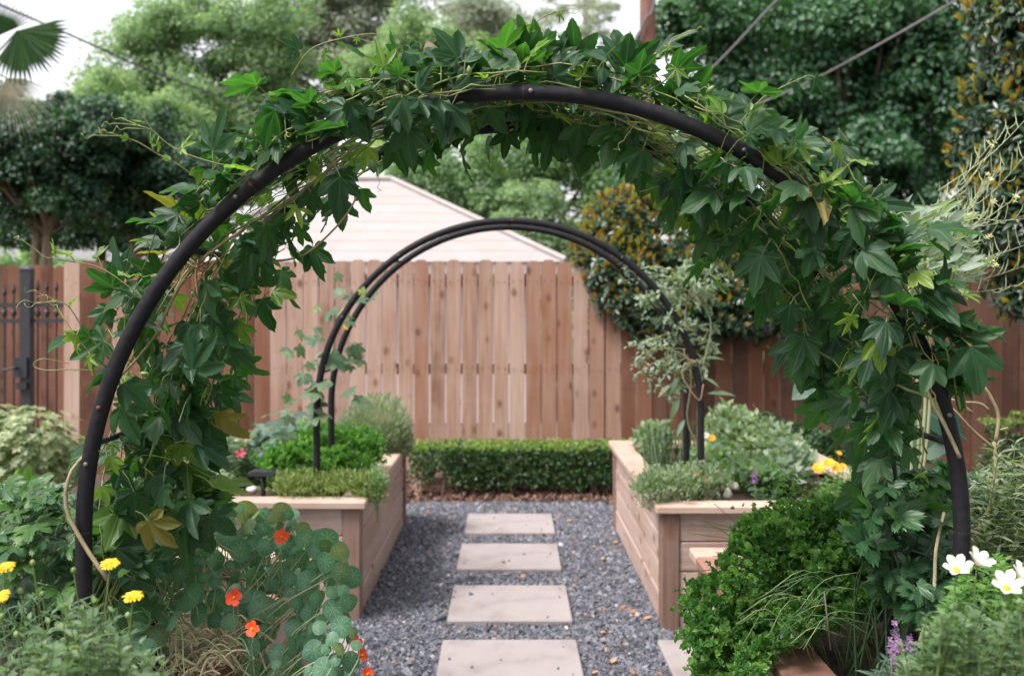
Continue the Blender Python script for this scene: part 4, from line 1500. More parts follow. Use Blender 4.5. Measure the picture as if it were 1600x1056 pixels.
    def free(self, px, tip_tendrils=2, size=0.05, young=True, node=0.045, rad=0.0019, mat=None, leaves=True, n=24):
        """A free shoot along photo points given as (px, py, depth)."""
        pts = bez([P(*q) for q in px], n)
        self.stem(pts, rad, mat)
        acc = 0
        L = sum((pts[i + 1] - pts[i]).length for i in range(len(pts) - 1)); run = 0
        for i in range(1, len(pts)):
            s = (pts[i] - pts[i - 1]).length; acc += s; run += s
            if leaves and acc > node:
                acc = 0
                f = run / L
                yg = 2 if (young and f > 0.6) else (1 if young and f > 0.3 else 0)
                sz = size * (1.25 - 0.8 * f) * rnd.uniform(0.8, 1.2) * (1 if young else 1.3)
                self.leaf(pts[i], None, Vector((0, 0, 1)) * rnd.choice((-1, 1)), rnd.random() < 0.4, sz, yg)
        d = (pts[-1] - pts[-3]).normalized()
        for k in range(tip_tendrils):
            self.tendril(pts[-1 - k * 2], (d + rvec(0.6)).normalized(), rnd.uniform(0.06, 0.12), rnd.uniform(1, 2.5))

    def done(self):
        self.petioles.build("leaf_stalks", M_stem, self.root, kind="stuff")
        self.lv.emit(self.root, "leaf", VT, [L_vine, L_vineyoung, L_vineold], 300)
        if self.buds.p:
            self.buds.emit(self.root, "bud", [BUD], [L_bud], 120)


bv, bf = [], []
for i in range(6):
    t = i / 5
    r = 0.26 * math.sin(PI * min(1, 0.06 + t * 0.92)) ** 0.8
    for k in range(6):
        bv.append((r * math.cos(k * PI / 3), t, r * math.sin(k * PI / 3)))
for i in range(5):
    for k in range(6):
        k2 = (k + 1) % 6
        bf.append((i * 6 + k, i * 6 + k2, (i + 1) * 6 + k2, (i + 1) * 6 + k))
BUD = _tpl(bv, bf)

vl = thing("passion_vine", "lobed leaf vine climbing the nasturtium side of the near arch", "climbing vine", (CX - RA, 2.35, 0.52), "vines on the near arch")
V = Vine(vl)
for i in range(10):
    V.shoot(rnd.uniform(0.55, 1.5), rnd.uniform(0.3, 0.6), 1, 'out', node=0.042)
for i in range(3):
    V.shoot(L0 + RA * math.radians(rnd.uniform(42, 62)), rnd.uniform(0.25, 0.5), 1, 'front', node=0.055)
for i in range(17):
    V.shoot(rnd.uniform(0.1, 1.9), rnd.uniform(0.4, 0.95), 1, 'in', node=0.043)
for i in range(20):
    V.shoot(rnd.uniform(0.9, 2.3), rnd.uniform(0.35, 0.8), 1, 'out', node=0.044)
for i in range(6):
    V.shoot(rnd.uniform(0.6, 2.0), rnd.uniform(0.4, 0.8), 1, 'mid', node=0.055)
for i in range(3):
    V.shoot(rnd.uniform(1.0, 1.7), rnd.uniform(0.3, 0.7), -1, 'in', node=0.05)
# thick old stems and stray shoots, as the photograph shows them
V.free([(168, 905, 2.16), (128, 845, 2.17), (103, 790, 2.17), (112, 735, 2.18), (150, 690, 2.22), (172, 610, 2.28), (215, 560, 2.3), (246, 520, 2.3)], 0, rad=0.0052, mat=M_stemold, leaves=False)
V.free([(246, 525, 2.3), (268, 470, 2.3), (310, 410, 2.28), (400, 345, 2.3), (470, 300, 2.34), (560, 225, 2.33), (640, 165, 2.28), (745, 138, 2.25)], 0, rad=0.0046, mat=M_stemold, leaves=False, n=36)
V.free([(312, 410, 2.28), (350, 370, 2.36), (420, 330, 2.4), (520, 240, 2.42), (600, 180, 2.4)], 0, rad=0.0032, leaves=False)
V.free([(372, 392, 2.36), (400, 405, 2.34), (440, 407, 2.32), (480, 395, 2.3), (525, 355, 2.3), (552, 318, 2.32), (560, 290, 2.36)], 0, rad=0.0032, mat=M_stemold, leaves=False)
V.free([(430, 265, 2.25), (360, 260, 2.2), (300, 244, 2.18), (262, 225, 2.17), (236, 203, 2.16), (206, 195, 2.15)], 3, 0.05)
V.free([(330, 300, 2.25), (285, 262, 2.2), (245, 240, 2.18), (215, 222, 2.17), (188, 213, 2.16)], 3, 0.04)
V.free([(238, 203, 2.16), (215, 170, 2.15), (196, 135, 2.14)], 1, 0.03, leaves=False, rad=0.0012)
V.free([(455, 120, 2.3), (478, 85, 2.28), (505, 68, 2.27), (560, 55, 2.25)], 2, 0.04)
V.free([(230, 470, 2.2), (160, 420, 2.18), (100, 407, 2.16), (72, 402, 2.15), (58, 392, 2.15)], 1, 0.055, rad=0.0014)
V.free([(170, 560, 2.22), (135, 520, 2.19), (108, 480, 2.17), (90, 470, 2.16)], 3, 0.045)
V.free([(190, 590, 2.25), (150, 560, 2.2), (122, 530, 2.18), (105, 505, 2.18)], 2, 0.05)
V.free([(165, 580, 2.2), (115, 577, 2.17), (70, 578, 2.16), (52, 570, 2.16), (68, 560, 2.16), (108, 568, 2.17)], 0, rad=0.0012, leaves=False)
V.free([(215, 700, 2.3), (180, 690, 2.24), (160, 702, 2.2), (110, 718, 2.18)], 0, 0.05, rad=0.0013)
V.free([(745, 140, 2.3), (810, 100, 2.3), (822, 65, 2.28), (838, 35, 2.27), (868, 18, 2.26)], 2, 0.055)
V.free([(390, 500, 2.45), (408, 470, 2.4), (420, 455, 2.38)], 0, 0.07, young=False)
V.free([(300, 600, 2.35), (330, 600, 2.32), (318, 640, 2.3)], 0, 0.075, young=True, node=0.03)
# lower inside of the leg
for k in range(44):
    c = P(rnd.uniform(170, 310), rnd.uniform(520, 800), rnd.uniform(2.22, 2.5))
    V.leaf(c, None, Vector((-1, 0, 0)), True, rnd.uniform(0.07, 0.11), 1 if rnd.random() < 0.15 else 0, 0.8)
for k in range(17):
    a = math.radians(rnd.uniform(97, 126)); rr_ = RA + rnd.uniform(-.02, .08)
    o = Vector((math.cos(a), 0, math.sin(a)))
    c = Vector((CX, Y1 - rnd.uniform(.015, .04), CZ)) + o * rr_
    V.leaf(c, None, o, rnd.random() < .3, rnd.uniform(.055, .10), 0, 0.9, True)
V.done()

vr = thing("passion_vine", "lobed leaf vine densely covering the parsley side of the near arch", "climbing vine", (CX + RA, 2.4, 0.52), "vines on the near arch")
V = Vine(vr)
for i in range(9):
    V.shoot(UT - L0 - RA * math.radians(rnd.uniform(14, 45)), rnd.uniform(0.3, 0.6), -1, 'front', node=0.055)
for i in range(17):
    V.shoot(UT - rnd.uniform(0.3, 1.8), rnd.uniform(0.4, 0.95), -1, 'in', node=0.046)
for i in range(27):
    V.shoot(UT - rnd.uniform(0.8, 2.3), rnd.uniform(0.35, 0.85), -1, 'out', node=0.043)
for i in range(12):
    V.shoot(UT - rnd.uniform(0.5, 2.2), rnd.uniform(0.4, 0.9), -1, 'mid', node=0.055)
for i in range(8):
    V.shoot(UT - rnd.uniform(1.1, 1.9), rnd.uniform(0.3, 0.8), 1, 'in', node=0.05)
V.free([(1500, 715, 2.16), (1470, 650, 2.17), (1455, 622, 2.17), (1400, 600, 2.2), (1345, 545, 2.24), (1310, 480, 2.3), (1285, 430, 2.34), (1235, 360, 2.36)], 0, rad=0.004, leaves=False)
V.free([(1500, 715, 2.16), (1478, 668, 2.165), (1450, 612, 2.17), (1420, 500, 2.18), (1385, 445, 2.19), (1310, 360, 2.21), (1210, 290, 2.24), (1100, 240, 2.28)], 0, rad=0.0042, mat=M_stemold, leaves=False, n=36)
V.free([(1500, 640, 2.2), (1490, 585, 2.2), (1485, 530, 2.2), (1455, 470, 2.2), (1400, 400, 2.22)], 0, rad=0.003, leaves=False)
V.free([(1510, 645, 2.25), (1503, 590, 2.24), (1500, 540, 2.22), (1480, 490, 2.2)], 0, rad=0.0022, node=0.05, size=0.07, young=False)
V.free([(1000, 300, 2.4), (1060, 282, 2.36), (1120, 270, 2.34), (1200, 290, 2.36)], 0, rad=0.002, size=0.06, young=True)
V.free([(1000, 150, 2.3), (1045, 120, 2.28), (1040, 90, 2.27), (1050, 62, 2.26), (1062, 55, 2.26)], 1, 0.05)
V.free([(1000, 135, 2.3), (1005, 100, 2.28), (1003, 85, 2.28)], 2, 0.045)
V.free([(1150, 200, 2.3), (1190, 155, 2.28), (1225, 135, 2.27), (1262, 118, 2.26)], 0, 0.07, young=False)
V.free([(1280, 270, 2.3), (1330, 240, 2.27), (1310, 200, 2.26)], 0, 0.08, young=False)
V.free([(1130, 400, 2.36), (1110, 430, 2.32), (1150, 425, 2.3)], 0, 0.075, node=0.035)
V.free([(1480, 470, 2.22), (1505, 462, 2.2), (1520, 470, 2.2)], 0, 0.05, node=0.03)
for k in range(14):
    c = P(rnd.uniform(1335, 1440), rnd.uniform(520, 720), rnd.uniform(2.22, 2.55))
    V.leaf(c, None, Vector((1, 0, 0)), True, rnd.uniform(0.07, 0.115), 1 if rnd.random() < 0.08 else 0, 0.7)
for k in range(44):      # leaves lying over the front hoop's shoulder
    a = math.radians(rnd.uniform(17, 63)); rr_ = RA + rnd.uniform(-.05, .07)
    o = Vector((math.cos(a), 0, math.sin(a)))
    c = Vector((CX, Y1 - rnd.uniform(.02, .05), CZ)) + o * rr_
    V.leaf(c, None, o, rnd.random() < .45, rnd.uniform(.06, .11), 0, 0.9, True)

V.done()

# twine ties
for (px, py, yy, lab) in ((310, 405, 2.27, "tan twine tying a thick vine stem to the near arch"),
                          (700, 168, 2.27, "tan twine loop hanging from the hoop near the arch top")):
    c = P(px, py, yy)
    t = thing("twine_tie", lab, "twine", tuple(c))
    mb = MB()
    a = math.atan2(c.z - CZ, c.x - CX)
    tg = Vector((-math.sin(a), 0, math.cos(a))); ou = Vector((math.cos(a), 0, math.sin(a)))
    mb.tube([c + (ou * math.cos(w * PI / 8) + Vector((0, 1, 0)) * math.sin(w * PI / 8)) * 0.026 + tg * (0.0006 * w) for w in range(34)], 0.0022, 5)
    mb.build("loop", M_twine, t, True)
    mb = MB(); mb.tube(bez([c, c + Vector((-0.003, -0.01, -0.04)), c + Vector((0.002, -0.008, -0.085))], 8), 0.003, 5); mb.build("end", M_twine, t, True)

# ================================================================== plants
rnd.seed(77); rng = np.random.default_rng(77)
L_nast = leaf_mat("leaf_nasturtium", [(0.048, 0.140, 0.086), (0.072, 0.188, 0.112), (0.105, 0.23, 0.13)], 0.5, 0.28, vein=0.028, vcol=(0.26, 0.36, 0.24), radial=1, tcol=(1.8, 2.3, 0.7))
L_nastpale = leaf_mat("leaf_nasturtium_pale", [(0.055, 0.115, 0.045), (0.09, 0.15, 0.065), (0.17, 0.21, 0.06)], 0.5, 0.3, vein=0.016, vcol=(0.28, 0.36, 0.2), radial=1)
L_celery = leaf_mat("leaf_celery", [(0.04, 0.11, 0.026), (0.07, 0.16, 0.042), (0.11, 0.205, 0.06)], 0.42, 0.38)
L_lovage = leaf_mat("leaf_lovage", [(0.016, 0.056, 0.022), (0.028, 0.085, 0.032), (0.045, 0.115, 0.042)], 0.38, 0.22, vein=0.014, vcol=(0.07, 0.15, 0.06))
L_parsley = leaf_mat("leaf_parsley", [(0.05, 0.145, 0.034), (0.095, 0.22, 0.055), (0.17, 0.29, 0.085)], 0.42, 0.42)
L_soft = leaf_mat("leaf_soft_green", [(0.065, 0.12, 0.055), (0.10, 0.165, 0.08), (0.16, 0.225, 0.12)], 0.5, 0.3)
L_rose = leaf_mat("leaf_rosemary", [(0.10, 0.145, 0.09), (0.18, 0.23, 0.15), (0.27, 0.315, 0.22)], 0.55, 0.2)
L_thyme = leaf_mat("leaf_thyme", [(0.08, 0.13, 0.04), (0.15, 0.20, 0.065), (0.24, 0.28, 0.10)], 0.5, 0.3)
L_thymegrey = leaf_mat("leaf_thyme_grey", [(0.09, 0.14, 0.075), (0.15, 0.21, 0.12), (0.22, 0.27, 0.17)], 0.5, 0.3)
L_sage = leaf_mat("leaf_sage", [(0.10, 0.15, 0.095), (0.17, 0.22, 0.145), (0.25, 0.29, 0.20)], 0.6, 0.25)
L_kale = leaf_mat("leaf_kale", [(0.035, 0.078, 0.058), (0.058, 0.108, 0.082), (0.09, 0.145, 0.11)], 0.48, 0.15, vein=0.012, vcol=(0.20, 0.26, 0.19), spec=0.22)
L_silver = leaf_mat("leaf_silver_green", [(0.12, 0.175, 0.135), (0.18, 0.24, 0.19), (0.26, 0.31, 0.24)], 0.5, 0.3)
L_cuc = leaf_mat("leaf_cucumber", [(0.05, 0.10, 0.05), (0.085, 0.145, 0.08), (0.14, 0.19, 0.105)], 0.5, 0.3)
L_chive = leaf_mat("leaf_chive", [(0.03, 0.09, 0.045), (0.055, 0.13, 0.06)], 0.45, 0.25)
M_greenstem = plain_mat("green_stem", [(0.10, 0.16, 0.05), (0.18, 0.25, 0.09)], rough=0.5, scale=14)
M_pod = plain_mat("seed_pod", [(0.25, 0.31, 0.15), (0.40, 0.43, 0.27)], rough=0.5, scale=14)
M_chive = plain_mat("chive_blade", [(0.03, 0.08, 0.03), (0.06, 0.13, 0.05)], rough=0.5, scale=14)
M_palestem = plain_mat("pale_stem", [(0.24, 0.29, 0.14), (0.36, 0.38, 0.22)], rough=0.5, scale=14)
M_dry = plain_mat("dry_stalk", [(0.58, 0.46, 0.29), (0.74, 0.64, 0.47)], rough=0.75, scale=22)
F_yellow = leaf_mat("petal_yellow", [(0.80, 0.50, 0.01), (0.88, 0.60, 0.02)], 0.5, 0.2, tcol=(1.1, 1.05, 1))
F_gold = leaf_mat("petal_gold", [(0.80, 0.36, 0.005), (0.85, 0.44, 0.01)], 0.5, 0.2, tcol=(1.1, 1.05, 1))
F_red = leaf_mat("petal_red", [(0.68, 0.045, 0.012), (0.80, 0.085, 0.015)], 0.45, 0.2, tcol=(1.1, 1.0, 1))
F_white = leaf_mat("petal_white", [(0.78, 0.75, 0.68), (0.86, 0.84, 0.78)], 0.5, 0.3, tcol=(1, 1, 1))
F_purple = leaf_mat("petal_purple", [(0.20, 0.09, 0.24), (0.34, 0.18, 0.38)], 0.5, 0.25, tcol=(1.1, 1.0, 1.1))
F_pink = leaf_mat("petal_pink", [(0.60, 0.05, 0.12), (0.72, 0.12, 0.2)], 0.5, 0.2, tcol=(1.1, 1, 1))
F_cream = leaf_mat("petal_cream", [(0.62, 0.58, 0.25), (0.72, 0.69, 0.38)], 0.5, 0.3, tcol=(1, 1, .9))
M_disc = plain_mat("flower_disc", [(0.62, 0.34, 0.02), (0.75, 0.50, 0.04)], rough=0.8, scale=300, bump=0.6)

NR = [t_round(s) for s in (1, 2, 3)]
CEL = t_lobed([(-62, .68, .20), (0, 1, .26), (62, .68, .20)], 0.12, 3, 0.25, 0.18, 0.03, 7, 3, 0.5, 0.55, zig=0.17)
CEL2 = t_lobed([(-75, .62, .20), (-28, .85, .18), (20, .95, .2), (70, .66, .2)], 0.12, 3, 0.3, 0.22, 0.035, 7, 8, 0.5, 0.55, zig=0.15)
CUC = t_lobed([(-110, .62, .24), (-52, .82, .3), (0, 1, .32), (52, .82, .3), (110, .62, .24)], 0.08, 4, 0.2, 0.25, 0.03, 7, 5)
OV = t_leaf(0.30, 5, 0.3, 0.22, 0.85)
OVW = t_leaf(0.42, 6, 0.22, 0.25, 0.8, 0.02)
NARROW = t_leaf(0.14, 4, 0.35, 0.2, 0.9)
STRAP = t_leaf(0.06, 4, 0.3, 0.15, 0.9)
BLADE = t_leaf(0.035, 5, 0.3, 0.25, 0.75)
FR = [t_frill(s) for s in (1, 2, 3)]
SPRIG = t_leaf(0.2, 2, 0.3, 0.1)


def petals(mb, c, axis, n, L, w, tpl, mat=0, cup=0.2, jit=0.12, rows=1):
    axis = Vector(axis).normalized(); a = axis.orthogonal().normalized(); b = axis.cross(a)
    p, d, nn, s = [], [], [], []
    for r in range(rows):
        for k in range(n):
            t = 2 * PI * (k + 0.5 * r) / n + rnd.uniform(-jit, jit)
            rad = a * math.cos(t) + b * math.sin(t)
            dd = rad + axis * (cup + 0.28 * r + rnd.uniform(-.1, .1))
            p.append(tuple(c + rad * L * 0.12)); d.append(tuple(dd)); nn.append(tuple(axis - rad * cup)); s.append((w, L * (1 - 0.25 * r) * rnd.uniform(.9, 1.05), L))
    mb.scatter(tpl, p, frames(d, nn), s, mat=mat)


PET = t_petal(0.5, 0.25)


def daisy(root, c, axis, R_, n, petm, rows=2, w=0.32, disc=0.3, cup=0.15, dm=None):
    """A flower head: a part with its disc as sub-part."""
    mb = MB(); petals(mb, Vector(c), axis, n, R_, R_ * w, PET, 0, cup, 0.1, rows)
    h = mb.build("flower_head", petm, root, True)
    ax = Vector(axis).normalized()
    mb = MB()
    rr = R_ * disc
    mb.tube([Vector(c) + ax * t for t in (-0.002, 0.10 * R_, 0.2 * R_, 0.26 * R_)], [rr * 0.7, rr, rr * 0.75, rr * 0.2], 10)
    mb.build("disc", dm or M_disc, h, True)
    return h


def stalk(root, pts, r, mat=None, name="stem", n=12, sides=5):
    mb = MB(); p = bez(pts, n); mb.tube(p, np.linspace(r, r * 0.7, len(p)), sides); return mb.build(name, mat or M_greenstem, root, True)


# ------------------------------------------------------------------ nasturtium mound
nast = thing("nasturtium", "mound of round nasturtium leaves spilling over the near bed", "nasturtium", (-0.95, 2.72, 0.53))
poly = [(205, 945), (240, 855), (262, 818), (320, 800), (380, 790), (450, 798), (520, 845), (556, 885), (545, 960), (560, 1010), (530, 1100), (420, 1120), (385, 1050), (375, 985), (300, 955), (262, 985), (225, 1020), (200, 1000)]
lv = Leaves(); mbst = MB()
cand = []
tries = 0
while len(cand) < 235 and tries < 20000:
    tries += 1
    x, y = rnd.uniform(195, 565), rnd.uniform(770, 1120)
    if not in_poly(x, y, poly):
        continue
    big = rnd.random()
    rpx = rnd.uniform(8, 13) if big < 0.3 else rnd.uniform(13, 19) if big < 0.85 else rnd.uniform(19, 24)
    layer = 0 if len(cand) < 165 else 1
    if layer == 0 and any(((x - q[0]) ** 2 + ((y - q[1]) * 1.15) ** 2) < (0.86 * (rpx + q[2])) ** 2 for q in cand if q[3] == 0):
        if tries < 9000:
            continue
    cand.append((x, y, rpx, layer))
for (x, y, rpx, layer) in cand:
    dep = 2.70 - 0.28 * max(0, min(1, (y - 780) / 260)) + 0.10 * math.sin(x * 0.02) + rnd.uniform(-.06, .06) + (rnd.uniform(.08, .2) if layer else 0)
    c = P(x, y, dep)
    r = rpx * dep / FPX
    n = Vector((rnd.uniform(-.6, .6) + (x - 400) / 600, -0.7 + rnd.uniform(-.5, .5), 0.85 + rnd.uniform(-.45, .5)))
    if y < 820:
        n += Vector((0, 0.45, 0.15))
    if rnd.random() < 0.13:
        n = rvec(1) + Vector((0.5, -0.1, 0.3))
    d = (rvec(0.4) + Vector((0, -0.3, -0.8)))
    pale = 1 if (y < 830 and rnd.random() < 0.6) or rnd.random() < 0.07 or (x > 500 and y < 930 and rnd.random() < .4) else 0
    lv.add(c, d, n, r, rnd.randrange(3), pale)
    nn = n.normalized()
    root_p = Vector((c.x + rnd.uniform(-.06, .06) + (-0.10 if c.x > -0.7 else 0.02), c.y + rnd.uniform(0.03, 0.12), c.z - rnd.uniform(0.12, 0.24)))
    mbst.tube(bez([c - nn * 0.002, c - nn * 0.030 + Vector((0, 0.005, -0.02)), c.lerp(root_p, 0.6) + rvec(0.015) - Vector((0, .03, 0)), root_p], 9), 0.0017, 4)
lv.emit(nast, "leaf", NR, [L_nast, L_nastpale], 300)
mbst.build("leaf_stalks", M_palestem, nast, kind="stuff")
for k in range(9):
    b = Vector((-0.95 + rnd.uniform(-.2, .25), 2.78 + rnd.uniform(-.1, .1), 0.54)); x = rnd.uniform(250, 550)
    tp = P(x, rnd.uniform(850, 1020), 2.72)
    stalk(nast, [b, b.lerp(tp, 0.5) + Vector((0, 0.02, 0.12)), tp], 0.004, M_palestem)
# darker inner leaves
mb = MB()
pp, dd, nn, ss = [], [], [], []
while len(pp) < 110:
    x, y = rnd.uniform(215, 545), rnd.uniform(800, 1110)
    if in_poly(x, y, poly):
        pp.append(tuple(P(x, y, rnd.uniform(2.84, 3.0)))); dd.append(tuple(rvec(1))); nn.append((rnd.uniform(-.6, .6), -0.6, rnd.uniform(0, 1))); ss.append(rnd.uniform(.018, .034))
mb.scatter(NR[0], pp, frames(dd, nn), ss)
mb.build("inner_foliage", L_nast, nast, True, kind="stuff")
for (x, y, dep, sc, ax) in ((441, 839, 2.52, 1.0, (-.1, -.9, .5)), (366, 933, 2.36, 1.0, (0.05, -.95, .35)), (395, 982, 2.33, 0.95, (-.3, -.8, .3)),
                            (556, 1003, 2.5, 0.85, (.55, -.4, .5)), (565, 1023, 2.5, 0.85, (.6, -.5, .3)), (574, 1053, 2.48, 0.8, (.4, -.6, .5))):
    c = P(x, y, dep)
    mb = MB(); petals(mb, c, ax, 5, 0.020 * sc, 0.023 * sc, PET, 0, 0.5, 0.12)
    f = mb.build("flower", F_red, nast, True)
    a = Vector(ax).normalized()
    mb = MB(); mb.tube([c - a * 0.018, c - a * 0.006, c + a * 0.006], [0.001, 0.004, 0.003], 6); mb.build("throat", F_gold, f, True)
    stalk(nast, [c - a * 0.016, c + Vector((-0.01, 0.03, -0.05)), c + Vector((-.02, .10, -.16))], 0.0013, M_palestem, "flower_stalk")
# one pad lying on the cap board
mb = MB(); c = P(278, 1031, 2.62)
mb.scatter(NR[1], [tuple(Vector((c.x, c.y, 0.63)))], frames([(0.4, -1, 0)], [(0, -0.35, 1)]), [0.026]); tag(mb.build("loose_leaf", L_nastpale, None, True), "pale round leaf lying flat beside the dry straw clump", "leaf")

# ------------------------------------------------------------------ dry stalk clump on the near bed's cap
straw = thing("straw_clump", "clump of bleached dry stalks lying on the stained cap board", "dry stalks", (-0.78, 2.66, 0.6))
for k in range(120):
    mb = MB()
    c = P(rnd.uniform(285, 385), rnd.uniform(965, 1035), 2.66)
    a = rnd.uniform(-0.9, 0.9); L = rnd.uniform(0.05, 0.13)
    d = Vector((math.cos(a) * rnd.choice((-1, 1)), rnd.uniform(-.4, .3), math.sin(a) * 0.7))
    z = max(0.603, c.z)
    q0 = Vector((c.x, rnd.uniform(2.5, 2.72), z))
    mb.tube(bez([q0, q0 + d * L * 0.5 + Vector((0, 0, 0.02)) + rvec(.012), q0 + d * L + rvec(0.015) - Vector((0, 0, 0.02))], 8), rnd.uniform(0.0016, 0.0036), 5)
    mb.build("stalk", M_dry if rnd.random() < .75 else M_palestem, straw, True)

# ------------------------------------------------------------------ big toothed leaves: celery beside the arch leg, lovage on the other side
def umbel_leafy(root, base, spots, tpls, mats, sz, most, stemmat, stem_r=0.0025, pale=0.2, look=0.6, lean=0.3):
    """Stalks from the base to photo spots (px, py, depth); each ends in a leaf of three toothed leaflets."""
    lv = Leaves(); mbs = []
    for (x, y, dep) in spots:
        c = P(x, y, dep)
        b = Vector(base) + Vector((rnd.uniform(-.12, .12), rnd.uniform(-.12, .12), 0))
        m1 = b.lerp(c, 0.55) + Vector((0, 0, 0.15 * (c - b).length)) + rvec(0.02)
        mbs.append(bez([b, m1, c], 9))
        out = (c - m1).normalized()
        s0 = rnd.uniform(*sz)
        for k, ang in enumerate((0, 62, -62)):
            side = Vector((math.cos(rnd.uniform(0, 6.3)), 0, 0))
            up = Vector((rnd.uniform(-.4, .4), -look * rnd.uniform(0.5, 1.5), 0.75 + rnd.uniform(-.3, .3)))
            r = Matrix.Rotation(math.radians(ang + rnd.uniform(-14, 14)), 3, up.normalized())
            d = r @ (out * 0.7 + Vector((rnd.uniform(-.4, .4), -0.2, -lean)) )
            lv.add(c + d.normalized() * 0.006, d, up + rvec(0.25), s0 * (1 if k == 0 else rnd.uniform(.75, .95)), rnd.randrange(len(tpls)), 1 if len(mats) > 1 and rnd.random() < pale else 0)
    lv.emit(root, "leaf", tpls, mats, most)
    for p in mbs[:22]:
        mb = MB(); mb.tube(p, np.linspace(stem_r * 1.3, stem_r * 0.6, len(p)), 5); mb.build("stem", stemmat, root, True)
    if False:
        mb = MB()
        for p in mbs[40:]:
            mb.tube(p, np.linspace(stem_r * 1.3, stem_r * 0.6, len(p)), 4)
        mb.build("leaf_stalks", stemmat, root, True, kind="stuff")


def spots_in(poly, n, d0, d1):
    xs, ys = [q[0] for q in poly], [q[1] for q in poly]
    out = []
    while len(out) < n:
        x, y = rnd.uniform(min(xs), max(xs)), rnd.uniform(min(ys), max(ys))
        if in_poly(x, y, poly):
            out.append((x, y, rnd.uniform(d0, d1)))
    return out


cel = thing("celery_plant", "bright green celery around the foot of the arch leg by the nasturtium", "herb plant", (-1.1, 2.6, 0.53))
umbel_leafy(cel, (-1.12, 2.62, 0.53), spots_in([(150, 900), (165, 790), (215, 730), (300, 740), (330, 775), (345, 800), (250, 815), (235, 860), (200, 925)], 50, 2.32, 2.66), [CEL, CEL2], [L_celery, L_lovage], (0.045, 0.075), 150, M_greenstem)
cel = thing("celery_plant", "dense leafy celery patch outside the arch leg by the clipped pale bush", "herb plant", (-1.55, 2.75, 0.53))
umbel_leafy(cel, (-1.6, 2.75, 0.53), spots_in([(-20, 905), (-20, 765), (40, 735), (75, 775), (120, 790), (118, 850), (122, 940)], 75, 2.25, 2.75), [CEL, CEL2], [L_celery, L_lovage], (0.045, 0.075), 200, M_greenstem, pale=0.35)

lov = thing("lovage_plant", "dark glossy lovage with broad toothed leaves behind the curly parsley", "herb plant", (0.98, 2.62, 0.53))
umbel_leafy(lov, (1.02, 2.6, 0.53), spots_in([(1340, 830), (1345, 790), (1375, 740), (1440, 730), (1480, 790), (1490, 900), (1480, 960), (1400, 950), (1370, 905), (1345, 890)], 66, 2.28, 2.62), [CEL, CEL2], [L_lovage, L_celery], (0.055, 0.09), 255, M_chive, pale=0.12, look=0.8, lean=0.6)
# shady understory leaves behind
mb = MB(); pp, dd, nn, ss = [], [], [], []
poly = [(1190, 940), (1220, 850), (1290, 790), (1480, 720), (1620, 800), (1620, 1000), (1480, 970), (1330, 960)]
for (x, y, dep) in spots_in(poly, 980, 2.88, 3.2):
    pp.append(tuple(P(x, y, dep))); dd.append(tuple(rvec(1) + Vector((0, 0, -.4)))); nn.append((rnd.uniform(-.6, .6), -0.5, rnd.uniform(.2, 1))); ss.append(rnd.uniform(.04, .085))
mb.scatter(CEL, pp, frames(dd, nn), ss)
mb.build("inner_foliage", L_lovage, lov, True, kind="stuff")
mb = MB(); pp, dd, nn, ss = [], [], [], []
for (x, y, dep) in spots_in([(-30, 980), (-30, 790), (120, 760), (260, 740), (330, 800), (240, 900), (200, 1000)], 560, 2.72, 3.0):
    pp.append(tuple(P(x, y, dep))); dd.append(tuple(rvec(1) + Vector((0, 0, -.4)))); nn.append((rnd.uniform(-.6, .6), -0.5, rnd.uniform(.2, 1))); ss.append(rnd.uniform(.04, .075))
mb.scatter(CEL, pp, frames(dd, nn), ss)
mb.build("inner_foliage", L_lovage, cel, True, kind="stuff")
stalk(lov, [P(1438, 1000, 2.3), P(1458, 930, 2.3), P(1462, 860, 2.32), P(1475, 800, 2.34)], 0.005, M_dry, "old_stalk")

# ------------------------------------------------------------------ curly parsley
par = thing("parsley_plant", "curly parsley mound hanging over the corner of the near bed", "herb plant", (0.85, 2.85, 0.54))
mb = MB(); mst = MB()
poly = [(1072, 985), (1070, 930), (1105, 895), (1140, 850), (1165, 805), (1230, 785), (1300, 775), (1365, 800), (1375, 870), (1350, 940), (1265, 990), (1215, 1010), (1190, 1050), (1180, 1110), (1110, 1110), (1085, 1040)]
for i in range(720):
    (x, y, _), = spots_in(poly, 1, 1, 1)
    dep = 2.88 - 0.30 * max(0, min(1, (y - 800) / 250)) + 0.06 * math.sin(x * .05) * math.sin(y * .04) + rnd.uniform(-.05, .12)
    c = P(x, y, dep)
    k = 9
    q = np.array(c)[None, :] + rng.normal(size=(k, 3)) * np.array([.014, .012, .010])
    d = unit(rng.normal(size=(k, 3)) + np.array([0, -.2, .15])); n = rng.normal(size=(k, 3)) * .6 + np.array([0, -.5, .8])
    tone = rnd.random() * .6
    mb.scatter(FR[i % 3], q, frames(d, n), rng.uniform(.015, .026, k), np.clip(tone + rng.random(k) * .4, 0, .99))
    if i % 3 == 0:
        b = Vector((c.x + 0.12, c.y + 0.12, max(0.52, c.z - 0.22)))
        mst.tube(bez([b, b.lerp(c, .6) + Vector((0, 0, .05)), c], 6), 0.0014, 4)
mb.build("foliage", L_parsley, par)
mst.build("leaf_stalks", M_greenstem, par, kind="stuff")
for k in range(22):
    (x, y, _), = spots_in([(1185, 930), (1300, 870), (1330, 960), (1270, 1000), (1200, 1000)], 1, 1, 1)
    c = P(x, y, 2.52); a = rnd.uniform(-.5, .9)
    d = Vector((math.cos(a), rnd.uniform(-.2, .2), math.sin(a)))
    stalk(par, [c - d * .08 - Vector((0, 0, .03)) + rvec(.02), c + Vector((0, -.01, .022)), c + d * .09 - Vector((0, 0, .02)) + rvec(.02)], 0.0014, M_greenstem if k % 2 else M_chive, "stem", 6)
